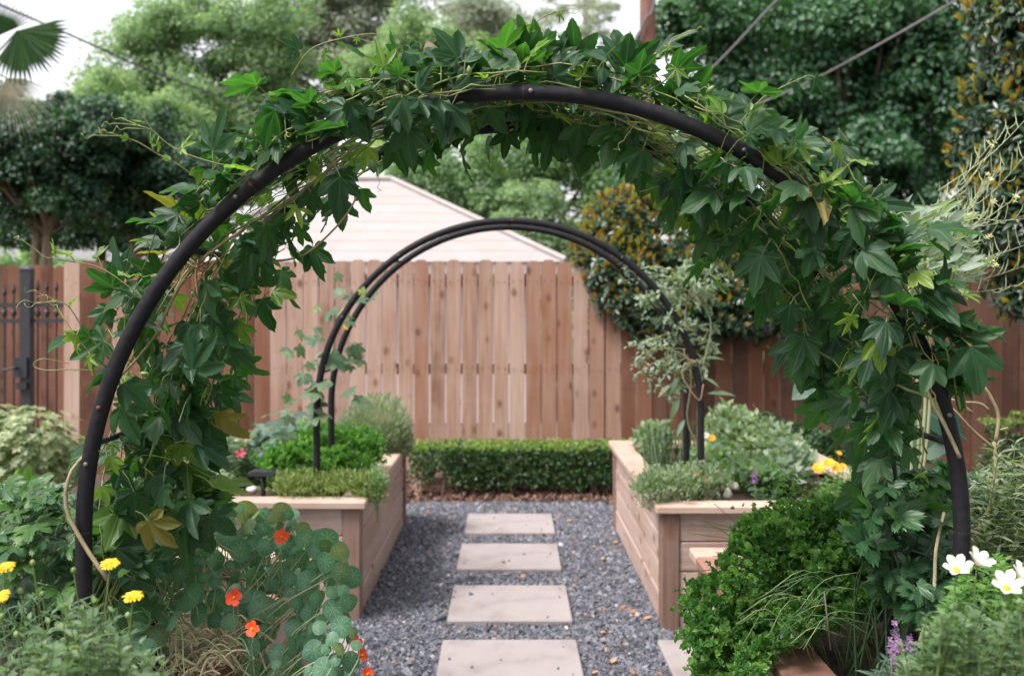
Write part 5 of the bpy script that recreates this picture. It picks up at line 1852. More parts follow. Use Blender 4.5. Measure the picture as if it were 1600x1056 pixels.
# upright sprays with chives beside them
for (x0, y0, x1, y1) in ((1165, 840, 1180, 800), (1280, 830, 1225, 765), (1260, 830, 1240, 748), (1300, 820, 1270, 768)):
    b, tp = P(x0, y0, 2.9), P(x1, y1, 2.86)
    stalk(par, [b, b.lerp(tp, .5) + rvec(.01), tp], 0.0013, M_greenstem, "stem", 6)
    mb = MB()
    q = np.array(tp)[None, :] + rng.normal(size=(26, 3)) * np.array([.03, .015, .010])
    mb.scatter(FR[0], q, frames(rng.normal(size=(26, 3)) + np.array([0, 0, .5]), rng.normal(size=(26, 3)) * .5 + np.array([0, -.2, 1])), rng.uniform(.009, .016, 26))
    mb.build("foliage", L_parsley, par)

chv = thing("chive_clump", "thin grassy chive blades leaning out beside the curly parsley", "herb plant", (0.86, 3.0, 0.54))
for k in range(34):
    b = Vector((0.84 + rnd.uniform(-.06, .25), 3.0 + rnd.uniform(-.08, .1), 0.55))
    tp = P(rnd.choice((rnd.uniform(1060, 1130), rnd.uniform(1130, 1290))), rnd.uniform(765, 930), rnd.uniform(2.8, 2.95))
    stalk(chv, [b, b.lerp(tp, .5) + Vector((0, 0, .10)), tp], 0.0016, M_greenstem, "blade", 8)

# ------------------------------------------------------------------ yellow daisies (calendula) near the camera
cal = thing("calendula_plant", "yellow daisy like calendula with buds over soft green leaves", "flowering plant", (-1.05, 1.75, 0.53))
for (x, y, dep, ax, rr) in ((172, 880, 1.72, (0.05, -.35, .9), 0.0150), (208, 931, 1.62, (0.0, -.3, .95), 0.0155), (8, 886, 1.68, (-.1, -.3, .9), 0.0160), (4, 931, 1.66, (-.3, -.6, .6), 0.012)):
    c = P(x, y, dep)
    daisy(cal, c, ax, rr, 17, F_yellow, 3, 0.36, 0.34, 0.05)
    stalk(cal, [c - Vector((0, 0, 0.002)), c + Vector((-.01, .01, -.06)), c + Vector((-.03, .03, -.16))], 0.0016, M_greenstem)
for (x, y, dep) in ((115, 890, 1.72), (51, 878, 1.72), (32, 922, 1.7), (66, 927, 1.7), (200, 960, 1.64), (26, 990, 1.6), (3, 962, 1.62)):
    c = P(x, y, dep)
    mb = MB(); mb.tube([c + Vector((0, 0, t)) for t in (-.006, -.003, .002, .005)], [0.002, 0.005, 0.0045, 0.001], 8); mb.build("bud", L_bud, cal, True)
    stalk(cal, [c - Vector((0, 0, .004)), c + Vector((.004, .01, -.06)), c + Vector((.01, .03, -.15))], 0.0013, M_greenstem)


def bushy(root, poly, nst, d0, d1, base_dy, lm, size, tpl, nodes=7, L=(0.08, 0.16), stem_mat=None, most=0, lean=0.3, pairs=True):
    """Leafy upright shoots whose tips are at photo spots: pairs of small leaves up each stem."""
    lv = Leaves(); mbs = MB()
    for (x, y, dep) in spots_in(poly, nst, d0, d1):
        tip = P(x, y, dep); h = rnd.uniform(*L)
        b = tip + Vector((rnd.uniform(-lean, lean) * h, base_dy + rnd.uniform(-.02, .02), -h))
        pts = bez([b, b.lerp(tip, .5) + rvec(.008), tip], 8)
        mbs.tube(pts, np.linspace(.0018, .0009, len(pts)), 4)
        for k in range(nodes):
            t = 1 - (k / nodes) ** 1.1 * 0.95
            q = b.lerp(tip, t); a = k * 1.57 + x
            for s in ((0, PI) if pairs else (0,)):
                d = Vector((math.cos(a + s), math.sin(a + s), 0.45 + 0.5 * (t > .85)))
                lv.add(q, d, Vector((0, 0, 1)) - d * .3 + rvec(.3), size * rnd.uniform(.7, 1.2) * (0.55 + .5 * (1 - t) if t > .8 else 1), 0, 0)
    lv.emit(root, "leaf", [tpl], [lm], most)
    mbs.build("stems", stem_mat or M_greenstem, root, kind="stuff")


bushy(cal, [(-20, 1080), (-20, 980), (60, 960), (130, 930), (210, 955), (215, 1000), (265, 1020), (260, 1080)], 60, 1.42, 1.7, 0.02, L_soft, 0.034, t_leaf(.24, 3, .3, .25), 6)
bushy(cal, [(-20, 985), (-20, 930), (110, 930), (200, 960), (215, 1010), (270, 1075), (150, 1075), (60, 1000)], 55, 1.72, 2.0, 0.03, L_lovage, 0.05, STRAP, 8, pairs=False)

# soft bush and white flowers on the parsley side
wht = thing("anemone_plant", "white open flowers with yellow centres above soft green leaves", "flowering plant", (1.0, 1.75, 0.53))
for (x, y, dep, ax, rr, n) in ((1495, 892, 1.74, (-.25, -.6, .8), 0.030, 6), (1527, 882, 1.76, (.25, -.5, .85), 0.029, 6), (1573, 920, 1.70, (-.2, -.6, .75), 0.033, 6), (1594, 905, 1.72, (.3, -.5, .8), 0.030, 6)):
    c = P(x, y, dep)
    daisy(wht, c, ax, rr, n, F_white, 1, 0.66, 0.2, 1.25)
    stalk(wht, [c, c + Vector((.0, .01, -.06)), c + Vector((.01, .03, -.2))], 0.0015, M_greenstem)
bushy(wht, [(1400, 1080), (1405, 1010), (1450, 950), (1480, 930), (1560, 945), (1625, 930), (1625, 1080)], 95, 1.42, 1.72, 0.02, L_soft, 0.024, t_leaf(.33, 3, .3, .25), 7)
bushy(wht, [(1450, 1000), (1480, 880), (1620, 850), (1620, 1000)], 60, 1.8, 2.1, 0.03, L_parsley, 0.03, t_leaf(.3, 3, .3, .25), 7)

ang = thing("angelonia_plant", "small purple flower spikes in the dark soil beside the stained board", "flowering plant", (0.76, 1.95, 0.53))
for (x, y0, y1, dep) in ((1399, 972, 1018, 1.95), (1421, 996, 1022, 1.93), (1394, 1000, 1045, 1.9), (1404, 1002, 1014, 1.92)):
    b, tp = P(x - 2, y1 + 50, dep), P(x, y0, dep)
    stalk(ang, [b, b.lerp(tp, .5), tp], 0.0016)
    mb = MB()
    for k in range(16):
        c = P(x, y0 + (y1 - y0) * k / 15, dep) + rvec(.006)
        petals(mb, c, (rnd.uniform(-1, 1), -1, .3), 4, 0.0052, 0.005, PET, 0, .4)
    mb.build("flower_spike", F_purple, ang, True)
bushy(ang, [(1365, 1055), (1370, 1010), (1400, 985), (1440, 1010), (1440, 1070)], 20, 1.9, 2.0, 0.0, L_kale, 0.035, NARROW, 6)
gr = thing("grass_tuft", "thin grass blades arching over dark soil near the purple flowers", "grass tuft", (0.80, 2.25, 0.54))
for k in range(16):
    b = Vector((0.82 + rnd.uniform(-.1, .12), 2.25 + rnd.uniform(-.1, .1), .54)); tp = b + Vector((rnd.uniform(-.12, .12), rnd.uniform(-.1, .05), rnd.uniform(.02, .09)))
    stalk(gr, [b, b.lerp(tp, .5) + Vector((0, 0, .07)), tp], 0.0012, M_greenstem if rnd.random() < .7 else M_dry, "blade", 8, 4)

# ------------------------------------------------------------------ bare cut branches and sage on the outer side of the arch leg
br = thing("cut_shrub", "bare cut branches with narrow sage green leaves beyond the arch leg", "shrub", (1.45, 2.85, 0.53))
Q = 2.75
for pts, r in (([(1500, 900), (1522, 840), (1548, 790), (1556, 730), (1553, 690)], .0075), ([(1553, 700), (1520, 672), (1490, 640), (1470, 630)], .0045), ([(1556, 690), (1560, 650), (1548, 620), (1538, 605)], .0055),
               ([(1520, 645), (1490, 625), (1450, 620)], .004), ([(1560, 672), (1575, 668)], .003), ([(1545, 640), (1530, 630), (1500, 628)], .004), ([(1520, 760), (1500, 775)], .003)):
    stalk(br, [P(x, y, Q) for x, y in pts], r, M_stemold, "branch", 12, 7)
bushy(br, [(1500, 860), (1510, 760), (1560, 690), (1620, 690), (1620, 860)], 70, 2.6, 3.0, 0.02, L_sage, 0.05, NARROW, 7, (0.1, 0.2), pairs=True)
bushy(br, [(1500, 900), (1520, 780), (1620, 760), (1620, 900)], 50, 2.9, 3.2, 0.02, L_soft, 0.05, t_leaf(.3, 3, .3, .25), 7, (0.1, 0.2))

# ------------------------------------------------------------------ bolting brassica with silvery leaves and seed pods
bol = thing("bolted_kale", "silvery bolted kale with wiry seed pod stems and pale yellow flowers", "vegetable plant", (1.42, 3.15, 0.53))
D = 3.1
base = P(1400, 900, D); base.z = .53
hubs = [P(1420, 440, D), P(1450, 400, D), P(1440, 350, D), P(1400, 470, D)]
for h in hubs:
    stalk(bol, [base, base.lerp(h, .5) + Vector((.05, 0, .05)), h], .006, M_palestem, "stem", 12, 6)
lv = Leaves()
for (x, y, dep) in spots_in([(1380, 480), (1370, 350), (1430, 320), (1500, 340), (1530, 420), (1480, 470), (1430, 490)], 260, 2.95, 3.25):
    d = Vector((rnd.uniform(-.3, 1), rnd.uniform(-.7, .2), rnd.uniform(-.2, .9)))
    lv.add(P(x, y, dep), d, rvec(.6) + Vector((0, -.4, .7)), rnd.uniform(.05, .085), 0, 0)
lv.emit(bol, "leaf", [t_leaf(0.17, 4, .3, .2, .9)], [L_silver], 260)
pods = MB()
for k in range(22):
    s = rnd.choice(hubs); a = rnd.uniform(-.1, .95); L = rnd.uniform(.22, .42)
    s = s + Vector((rnd.uniform(0, .08), rnd.uniform(-.1, .1), rnd.uniform(-.02, .1)))
    d = Vector((math.cos(a), rnd.uniform(-.3, .3), math.sin(a)))
    pts = bez([s, s + d * L * .5 + Vector((0, 0, -.02)), s + d * L + Vector((0, 0, .02))], 14)
    mb = MB(); mb.tube(pts, np.linspace(.0016, .0007, len(pts)), 5); mb.build("seed_stem", M_pod, bol, True)
    for i in range(4, len(pts)):
        for q in range(1):
            e = (d * .5 + rvec(.9) + Vector((0, 0, .3))).normalized(); p0 = pts[i]
            pods.tube([p0, p0 + e * .014, p0 + e * .03 + Vector((0, 0, .012)), p0 + e * .036 + Vector((0, 0, .026))], [.0008, .0013, .0013, .0005], 4)
    if rnd.random() < .6:
        mb = MB()
        for q in range(4):
            petals(mb, pts[-1] + rvec(.010), (rnd.uniform(-.5, .5), -.6, .6), 4, .009, .007, PET, 0, .3)
        mb.build("flower", F_cream, bol, True)
pods.build("seed_pods", M_pod, bol, kind="stuff")

kal = thing("kale_plant", "blue green kale with broad ribbed leaves behind the dense arch leg", "vegetable plant", (1.2, 3.3, 0.53))
base = P(1330, 760, 3.3); base.z = .53
lv = Leaves()
for (x, y, dx, dz, s) in ((1300, 585, -.5, -.7, .15), (1322, 620, -.3, -.7, .12), (1275, 595, -.9, -.5, .10), (1340, 580, -.1, -.9, .15), (1385, 710, .6, -.5, .12), (1355, 640, .2, -1, .14), (1400, 650, .5, -.6, .18), (1310, 560, -.3, -.2, .18), (1420, 700, .7, .3, .15), (1440, 640, .8, -.4, .16)):
    lv.add(P(x, y, 3.25), (dx, -.35, dz), (-.1 + rnd.uniform(-.4, .4), -.8, .5), s, 0, 0)
lv.emit(kal, "leaf", [OVW], [L_kale], 40)
for x in (1345, 1352):
    stalk(kal, [P(x - 15, 790, 3.3), P(x - 5, 700, 3.28), P(x, 640, 3.28), P(x, 570, 3.28)], .011, M_palestem, "stem", 10, 8)
stk = thing("garden_stake", "thin dark green plant stake standing beside the kale stem", "plant stake", (P(1357, 0, 3.2).x, 3.2, 0.5))
mb = MB(); mb.tube([Vector((P(1357, 0, 3.2).x, 3.2, .45)), P(1357, 690, 3.2)], .006, 7); mb.build("rod", plain_mat("green_coating", [(0.005, .03, .018), (.012, .05, .03)], .4), stk, True)
mb = MB()
for k in range(12):
    z = .55 + k * .045; x = P(1357, 0, 3.2).x
    mb.tube([(x, 3.2, z), (x, 3.2, z + .004)], .0075, 7)
mb.build("ridges", bpy.data.materials["green_coating"], stk)
stk = thing("garden_stake", "rusty thin rod stuck in the soil by the curly parsley", "plant stake", (P(1292, 0, 2.35).x, 2.35, 0.5))
mb = MB(); mb.tube([P(1298, 1015, 2.35), P(1288, 925, 2.35)], .0018, 6); mb.build("rod", M_bark, stk, True)

# ================================================================== far beds
ros = thing("rosemary_bush", "rounded grey green rosemary bush at the inner corner of the far bed", "herb plant", (P(590, 0, 6.5).x, 6.5, 0.55))
mb = MB()
ells = [E(588, 668, 6.5, 54, 50, .22), E(560, 690, 6.5, 40, 40, .2), E(615, 690, 6.5, 27, 30, .15)]
n = 9500
ii = rng.integers(0, 3, n); Ee = np.array(ells)[ii]
u = unit(rng.normal(size=(n, 3))); rr = .45 + .55 * rng.random(n) ** .6
p = Ee[:, :3] + u * Ee[:, 3:] * rr[:, None]; k = p[:, 2] > .56
mb.scatter(t_leaf(.1, 2, .2, .1), p[k], frames((u + np.array([0, 0, .9]) + rng.normal(size=u.shape) * .25)[k], rng.normal(size=(k.sum(), 3))), rng.uniform(.03, .055, k.sum()), np.clip((rr * .6 + rng.random(n) * .4)[k], 0, .99))
mb.build("foliage", L_rose, ros)
for k in range(5):
    stalk(ros, [Vector((P(590, 0, 6.5).x, 6.5, .53)), P(560 + 14 * k, 690, 6.5)], .005, M_bark)


def mound(root, ells, n, size, lm, tpl, rcl=.05, up=.9, zmin=.55, smooth=False):
    mb = MB(); u = unit(rng.normal(size=(n, 3))); ii = rng.integers(0, len(ells), n); Ee = np.array(ells)[ii]
    u[:, 2] = np.abs(u[:, 2]) * np.where(rng.random(n) < .8, 1, -1)
    rr = .45 + .6 * rng.random(n) ** .6
    rr *= 1 + .30 * np.sin(u[:, 0] * 9 + ii * 2.0) * np.sin(u[:, 2] * 8 + u[:, 1] * 6) + .15 * np.sin(u[:, 0] * 23 + u[:, 1] * 17)
    p = Ee[:, :3] + u * Ee[:, 3:] * rr[:, None]; k = p[:, 2] > zmin
    mb.scatter(tpl, p[k], frames((u * .8 + np.array([0, 0, up - .4]) + rng.normal(size=u.shape) * .6)[k], (u * .5 + np.array([0, -.2, .8]) + rng.normal(size=u.shape) * .4)[k]), size * rng.uniform(.6, 1.3, k.sum()))
    mb.build("foliage", lm, root, smooth)
    b = Vector(ells[0][:3]); mb = MB()
    for q in range(6):
        mb.tube([Vector((b.x, b.y, zmin - .03)), b + Vector((rnd.uniform(-.5, .5) * ells[0][3], rnd.uniform(-.5, .5) * ells[0][4], ells[0][5] * .5))], .003, 4)
    mb.build("stems", M_greenstem, root)


def herb(name, label, cat, ells, n, size, lm, tpl, **k):
    t = thing(name, label, cat, (ells[0][0], ells[0][1], .54))
    mound(t, ells, n, size, lm, tpl, **k)
    return t


herb("thyme_plant", "yellow green thyme creeping along the far bed's front board", "herb plant",
     [E(470, 765, 5.0, 45, 24, .12), E(530, 765, 5.0, 50, 26, .12), E(575, 770, 4.98, 25, 30, .1)], 5200, .028, L_thyme, t_leaf(.13, 2, .2, .1), up=1.5)
herb("parsley_plant", "bushy green parsley in the far bed behind the yellow green thyme", "herb plant",
     [E(500, 708, 5.6, 50, 42, .16), E(555, 712, 5.7, 42, 38, .15), E(450, 730, 5.4, 40, 36, .15), E(525, 735, 5.3, 50, 30, .12)], 4200, .030, L_parsley, FR[0])
herb("oregano_plant", "trailing small leaved herb drooping over the cap beside the thyme", "herb plant",
     [E(590, 760, 4.93, 16, 30, .06)], 420, .018, L_mid, SPRIG, zmin=.50)
chf = thing("chive_clump", "upright dark green chive blades beside the rosemary bush", "herb plant", (P(545, 0, 6.0).x, 6.0, .54))
for k in range(60):
    b = P(545 + rnd.uniform(-22, 30), 705, 6.0); b.z = .54; tp = P(545 + rnd.uniform(-40, 45), rnd.uniform(650, 690), 6.0)
    stalk(chf, [b, b.lerp(tp, .6) + Vector((0, 0, .03)), tp], .0028, M_chive if k % 4 else M_greenstem, "blade", 6, 4)

bn = thing("bean_plant", "leafy bean plants with pale undersides at the far bed's outer end", "vegetable plant", (P(330, 0, 5.9).x, 5.9, .54))
bushy(bn, [(275, 745), (280, 670), (330, 655), (400, 665), (425, 690), (420, 740)], 95, 5.5, 6.4, .0, L_cuc, .085, OV, 5, (.12, .25))
bushy(bn, [(270, 765), (290, 720), (360, 735), (380, 770)], 40, 5.2, 5.6, .0, L_sage, .06, OV, 5, (.05, .12))
mb = MB(); petals(mb, P(376, 708, 5.6), (0, -1, .3), 5, .028, .022, PET); mb.build("flower", F_pink, bn, True)
sq = thing("squash_plant", "broad grey green squash leaves behind the solar light", "vegetable plant", (P(440, 0, 5.8).x, 5.8, .54))
lv = Leaves()
for (x, y, dep) in spots_in([(400, 700), (410, 665), (470, 640), (520, 660), (500, 700), (440, 720)], 46, 5.6, 6.1):
    lv.add(P(x, y, dep), Vector((rnd.uniform(-.8, .8), -.7, rnd.uniform(-.6, .1))), (rnd.uniform(-.4, .4), -.3, 1), rnd.uniform(.09, .15), 0, 0)
lv.emit(sq, "leaf", [CUC], [L_kale], 60)
for k in range(14):
    (x, y, dep), = spots_in([(400, 700), (410, 665), (520, 660), (440, 720)], 1, 5.6, 6.0)
    tp = P(x, y, dep); stalk(sq, [Vector((P(450, 0, 5.8).x, 5.8, .54)), tp], .004)

# cucumber vine climbing the far arch
cu = thing("cucumber_vine", "pale green cucumber vine climbing the far arch's leg by the rosemary", "climbing vine", (P(495, 0, 5.2).x, 5.2, .54))
stalk(cu, [P(490, 690, 5.15), P(500, 640, 5.1), P(498, 590, 5.05), P(520, 545, 5.1), P(525, 500, 5.1), P(545, 470, 5.15), P(530, 450, 5.15)], .005, M_palestem, "stem", 24)
lv = Leaves()
for (x, y, s) in ((465, 560, .07), (478, 545, .08), (475, 585, .08), (513, 605, .12), (548, 550, .12), (558, 572, .09), (540, 590, .08), (465, 605, .10), (455, 630, .10), (485, 635, .11), (450, 655, .11),
                  (545, 520, .08), (560, 490, .09), (500, 520, .07), (490, 505, .06), (580, 480, .07), (575, 470, .06), (530, 455, .07), (555, 625, .13), (530, 570, .14), (500, 560, .12), (515, 495, .1), (440, 690, .13), (430, 670, .12), (495, 660, .13)):
    for q in range(2):
        lv.add(P(x + rnd.uniform(-14, 14), y - 14 + rnd.uniform(-14, 14), rnd.uniform(4.98, 5.25)), (rnd.uniform(-1, 1), rnd.uniform(-.8, .3), rnd.uniform(-.9, .2)), (rnd.uniform(-.7, .7), -.4, .8), s * rnd.uniform(.55, .85), 0, 1 if s < .07 else 0)
lv.emit(cu, "leaf", [CUC], [L_cuc, L_vineyoung], 60)
for (x, y) in ((541, 511),):
    mb = MB(); petals(mb, P(x, y, 5.0), (0, -1, .2), 5, .014, .012, PET); mb.build("flower", F_yellow, cu, True)

sol = thing("solar_light", "black square solar stake light in the far bed", "solar light", (P(411, 0, 5.05).x, 5.05, .53))
c = P(411, 738, 5.05)
mb = MB(); mb.box((c.x - .065, 5.0, c.z - .012), (c.x + .065, 5.13, c.z + .004)); h = mb.build("head", M_iron, sol)
mb = MB(); mb.box((c.x - .055, 5.01, c.z + .0042), (c.x + .055, 5.12, c.z + .008)); mb.build("panel", plain_mat("solar_cell", [(.01, .01, .02), (.03, .03, .045)], .2, 12), h)
mb = MB(); mb.tube([(c.x, 5.06, .50), (c.x, 5.06, c.z - .012)], .012, 8); mb.build("stake", M_iron, sol, True)
sp = thing("spotlight", "small dark round lamp at the far bed's front board corner", "spotlight", (P(297, 0, 4.72).x, 4.72, 0))
c = P(297, 778, 4.70)
mb = MB(); mb.tube([c + Vector((0, .07, 0)), c, c + Vector((0, -.012, 0))], [.026, .032, .034], 14); h = mb.build("housing", M_iron, sp, True)
mb = MB(); mb.tube([c + Vector((0, -.0125, 0)), c + Vector((0, -.015, 0))], .025, 14); mb.build("lens", plain_mat("lamp_lens", [(.35, .35, .35), (.5, .5, .5)], .1), h)
mb = MB(); mb.tube([(c.x, 4.73, 0), (c.x, 4.73, c.z)], .012, 8); mb.build("stake", M_iron, sp, True)


def rock(name, label, c, r, mat, seed):
    bm = bmesh.new(); bmesh.ops.create_icosphere(bm, subdivisions=2, radius=1)
    q = random.Random(seed)
    ph = [q.uniform(0, 6) for _ in range(3)]
    for v in bm.verts:
        f = 1 + .16 * math.sin(v.co.x * 3 + ph[0]) + .12 * math.sin(v.co.y * 4 + ph[1]) + .1 * math.sin(v.co.z * 5 + ph[2])
        v.co = Vector((v.co.x * r[0], v.co.y * r[1], v.co.z * r[2])) * f
    me = bpy.data.meshes.new(name); bm.to_mesh(me); bm.free()
    for p_ in me.polygons:
        p_.use_smooth = True
    me.materials.append(mat)
    return tag(put(name, me, None, Matrix.Translation(c)), label, "rock")


rock("rock", "whitish rock on the far bed's soil beneath the bean plants", P(312, 764, 5.0), (.04, .03, .022), M_rock, 1)
rock("rock", "whitish rock beside the black solar light stake", P(393, 765, 5.0), (.028, .025, .022), M_rock, 2)
rock("rock", "grey upright stone at the edge of the far bed's grey thyme", P(1137, 772, 4.88), (.024, .025, .03), M_rockgrey, 3)
rock("rock", "smaller brownish stone beside the grey upright stone", P(1149, 761, 4.95), (.022, .02, .02), M_rockgrey, 4)

# the other far bed
tm = thing("tomato_plant", "airy grey green tomato plant tied to the far arch's leg", "vegetable plant", (P(1085, 0, 5.15).x, 5.15, .54))
stalk(tm, [P(1108, 725, 5.1), P(1075, 660, 5.1), P(1080, 590, 5.08), P(1070, 500, 5.1), P(1085, 430, 5.1)], .006, M_stemold, "stem", 20, 6)
stalk(tm, [P(1090, 700, 5.1), P(1092, 600, 5.08), P(1110, 500, 5.1), P(1060, 440, 5.1)], .004, M_palestem, "stem", 16, 6)
stalk(tm, [P(1068, 545, 5.0), P(1073, 560, 5.0), P(1088, 565, 5.0), P(1070, 570, 5.0), P(1067, 590, 5.0), P(1092, 625, 5.0), P(1099, 600, 5.0)], .004, M_twine, "twine", 24, 5)
hubs = [P(1082 + rnd.uniform(-10, 14), rnd.uniform(440, 620), 5.1) for _ in range(12)]
lv_p, lv_d, lv_n, lv_s, lv_r = [], [], [], [], []
for (x, y, dep) in spots_in([(970, 560), (1000, 500), (962, 425), (1010, 415), (1045, 455), (1060, 405), (1110, 400), (1140, 430), (1120, 500), (1140, 560), (1100, 610), (1050, 640), (1000, 600)], 62, 4.92, 5.35):
    tip = P(x, y, dep)
    h = min(hubs, key=lambda q: (q - tip).length + rnd.uniform(0, .15))
    pts = bez([h, h.lerp(tip, .55) + Vector((0, 0, .03)) + rvec(.02), tip], 10)
    mb = MB(); mb.tube(pts, np.linspace(.003, .0012, len(pts)), 4); mb.build("branch", M_palestem, tm, True)
    tone = rnd.random() * .6
    for i in range(3, len(pts)):
        for q in range(4 if i > 5 else 2):
            lv_p.append(tuple(pts[i] + rvec(.016))); lv_d.append(tuple(rvec(1) + Vector((0, -.2, .1)))); lv_n.append(tuple(rvec(.6) + Vector((0, -.3, .8))))
            lv_s.append(rnd.uniform(.02, .042)); lv_r.append(tone + rnd.random() * .39)
mb = MB(); mb.scatter(t_leaf(.27, 2, .3, .2), lv_p, frames(lv_d, lv_n), lv_s, lv_r)
mb.build("foliage", L_silver, tm)
pep = thing("pepper_plant", "drooping long green leaves round the foot of the far arch's leg", "vegetable plant", (P(1085, 0, 5.3).x, 5.3, .54))
lv = Leaves()
for (x, y, dx, dz, s) in ((1060, 590, -.7, -.9, .12), (1062, 620, -.6, -1.2, .13), (1050, 600, -.9, -.6, .1), (1105, 615, .9, .1, .14), (1100, 590, .9, -.4, .09), (1055, 655, -.8, -.1, .09), (1100, 560, .8, .1, .1), (1120, 650, .4, -.2, .1), (1070, 655, -.3, -.4, .1)):
    lv.add(P(x, y, 5.02), (dx, -.3, dz), (0, -.5, .9), s, 0, 0)
lv.emit(pep, "leaf", [NARROW], [L_cuc], 20)
stalk(pep, [Vector((P(1085, 0, 5.3).x, 5.2, .53)), P(1090, 620, 5.05), P(1085, 560, 5.05)], .005)

herb("thyme_plant", "soft grey thyme spilling over the far bed corner nearest the path", "herb plant",
     [E(1050, 765, 4.86, 50, 30, .12), E(1095, 755, 4.95, 45, 28, .12), E(1020, 768, 4.8, 28, 28, .1)], 4600, .024, L_thymegrey, t_leaf(.17, 2, .2, .1), up=1.3)
sg = thing("sage_plant", "pale sage with oval leaves behind the grey thyme", "herb plant", (P(1060, 0, 5.15).x, 5.15, .54))
bushy(sg, [(1010, 745), (1025, 725), (1090, 722), (1115, 740), (1100, 750)], 34, 5.05, 5.3, 0, L_sage, .06, OV, 4, (.06, .12))
for (x, y) in ((1105, 750), (1086, 740)):
    mb = MB(); petals(mb, P(x, y, 4.95), (0, -.9, .4), 6, .022, .02, PET, 0, .4, rows=2); h = mb.build("flower", F_pink, sg, True)
chf = thing("chive_clump", "upright chive blades between pale cap board and far arch leg", "herb plant", (P(1050, 0, 5.9).x, 5.9, .54))
for k in range(80):
    x = 1045 + rnd.uniform(-38, 40)
    b = P(x, 700, 5.8 + rnd.uniform(-.2, .2)); b.z = .54; tp = P(x + rnd.uniform(-18, 18), rnd.uniform(655, 690), 5.8)
    stalk(chf, [b, b.lerp(tp, .6) + Vector((0, 0, .03)), tp], .0028, M_chive if k % 4 else M_greenstem, "blade", 6, 4)
herb("artemisia_bush", "feathery grey green low bush along the far bed's back", "herb plant",
     [E(1170, 700, 6.3, 50, 46, .25), E(1140, 675, 6.5, 35, 35, .2), E(1020, 690, 6.4, 22, 22, .15), E(1215, 715, 6.0, 40, 38, .2)], 4200, .05, L_thymegrey, t_leaf(.25, 2, .3, .2))
herb("basil_plant", "mid green leafy herb patch beneath the broad squash leaf", "herb plant",
     [E(1150, 740, 5.5, 45, 25, .2), E(1190, 745, 5.3, 30, 22, .15), E(1110, 720, 5.7, 28, 24, .15)], 1100, .05, L_mid, OV)
herb("lettuce_plant", "grey mottled leafy plant in the middle of the far bed", "vegetable plant",
     [E(1235, 735, 5.6, 30, 38, .15), E(1215, 750, 5.4, 22, 22, .12)], 700, .06, L_silver, OV)
sq = thing("squash_plant", "single broad pale squash leaf held up on one stalk", "vegetable plant", (P(1172, 0, 5.3).x, 5.3, .54))
lv = Leaves(); lv.add(P(1192, 690, 5.42), (-1, -.25, .05), (.12, .30, 1), .17, 0, 0); lv.add(P(1180, 700, 5.4), (.9, -.3, .2), (-.2, .2, 1), .10, 0, 0)
lv.emit(sq, "leaf", [CUC], [L_cuc], 5)
stalk(sq, [Vector((P(1174, 0, 5.4).x, 5.4, .52)), P(1174, 730, 5.4), P(1172, 684, 5.42)], .006)
mg = thing("marigold_plant", "yellow orange marigolds flowering in the far bed near the kale", "flowering plant", (P(1300, 0, 5.2).x, 5.2, .54))
for (x, y, r, m) in ((1279, 732, .032, F_gold), (1295, 724, .032, F_gold), (1308, 731, .032, F_gold), (1317, 728, .018, F_gold), (1329, 707, .02, F_gold), (1311, 708, .014, F_gold)):
    c = P(x, y, 5.1)
    daisy(mg, c, (rnd.uniform(-.2, .2), -.6, .7), r, 11, m, 3, .5, .3, .3)
    stalk(mg, [c, c + Vector((.01, .04, -.15))], .0025)
bushy(mg, [(1270, 790), (1275, 745), (1310, 735), (1340, 715), (1345, 790)], 60, 5.0, 5.4, 0, L_parsley, .045, NARROW, 6, (.08, .2))
bushy(mg, [(1240, 790), (1260, 765), (1300, 780), (1345, 770), (1345, 795)], 30, 4.85, 5.1, 0, L_soft, .045, OV, 4, (.03, .08))
vio = thing("salvia_plant", "single small violet flower spike by the squash stalk", "flowering plant", (P(1179, 0, 5.1).x, 5.1, .54))
stalk(vio, [P(1180, 775, 5.1), P(1179, 735, 5.1)], .003)
mb = MB()
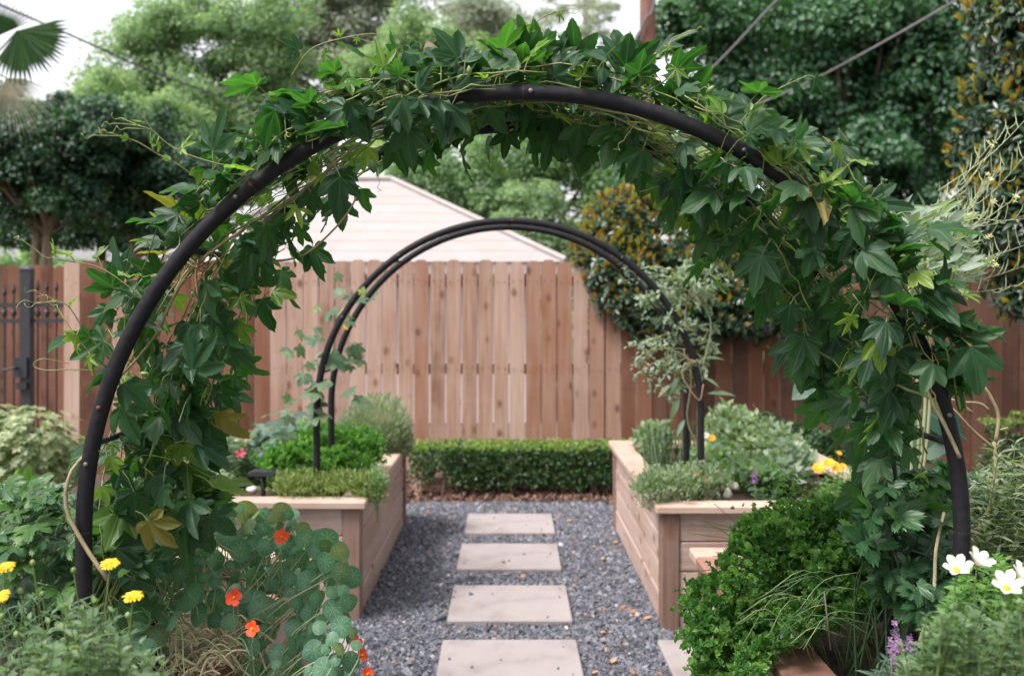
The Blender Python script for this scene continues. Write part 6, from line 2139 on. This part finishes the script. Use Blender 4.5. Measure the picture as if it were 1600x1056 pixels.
for k in range(12):
    petals(mb, P(1179, 738 + k * 1.5, 5.1) + rvec(.012), (rnd.uniform(-1, 1), -1, .2), 4, .011, .01, PET)
mb.build("flower_spike", F_purple, vio, True)
bushy(vio, [(1165, 790), (1180, 760), (1215, 770), (1210, 795)], 18, 4.95, 5.1, 0, L_ivy, .035, NARROW, 5, (.05, .1))
gz = thing("gazania_plant", "small orange and white flowers behind the far arch's leg", "flowering plant", (P(1108, 0, 5.9).x, 5.9, .54))
for (x, y, m) in ((1112, 684, F_gold), (1101, 694, F_white), (1102, 680, F_white)):
    c = P(x, y, 5.7); daisy(gz, c, (0, -.8, .5), .022, 9, m, 1, .5, .3, .3); stalk(gz, [c, c + Vector((0, .05, -.2))], .0025)
bushy(gz, [(1085, 715), (1095, 690), (1130, 680), (1135, 715)], 22, 5.7, 6.0, 0, L_ivy, .07, OV, 5, (.08, .2))

# ------------------------------------------------------------------ dry leaves on the gravel
L_dry = leaf_mat("leaf_dry", [(.34, .15, .07), (.45, .24, .13), (.40, .30, .16)], .6, .2, tcol=(1.2, 1, .8))
me = MB(); tv, tl, ts, tn = t_leaf(.32, 3, .45, -.25); me.add(tv, tl, ts, 0, 0, tn); me = me.mesh("fallen_leaf", L_dry, smooth=True)
for i in range(44):
    if i < 18:
        x, y = rnd.choice((rnd.uniform(-.68, -.33), rnd.uniform(.36, .68))), rnd.uniform(3.6, 7.5)
    else:
        x, y = rnd.uniform(.33, .69), rnd.uniform(3.7, 5.6)
        if i > 34:
            x, y = rnd.uniform(-.65, .68), rnd.uniform(5.2, 7.6)
    s = rnd.uniform(.02, .045)
    o = put("fallen_leaf", me, None, Matrix.Translation((x, y, .024 if abs(x) > .32 else .042)) @ Matrix.Rotation(rnd.uniform(0, 6.3), 4, 'Z') @ Matrix.Rotation(rnd.uniform(-.5, .5), 4, 'Y') @ Matrix.Scale(s, 4))
    tag(o, "small curled dry tan leaf lying loose on the path", "fallen leaf", "dry leaves scattered on the gravel path")
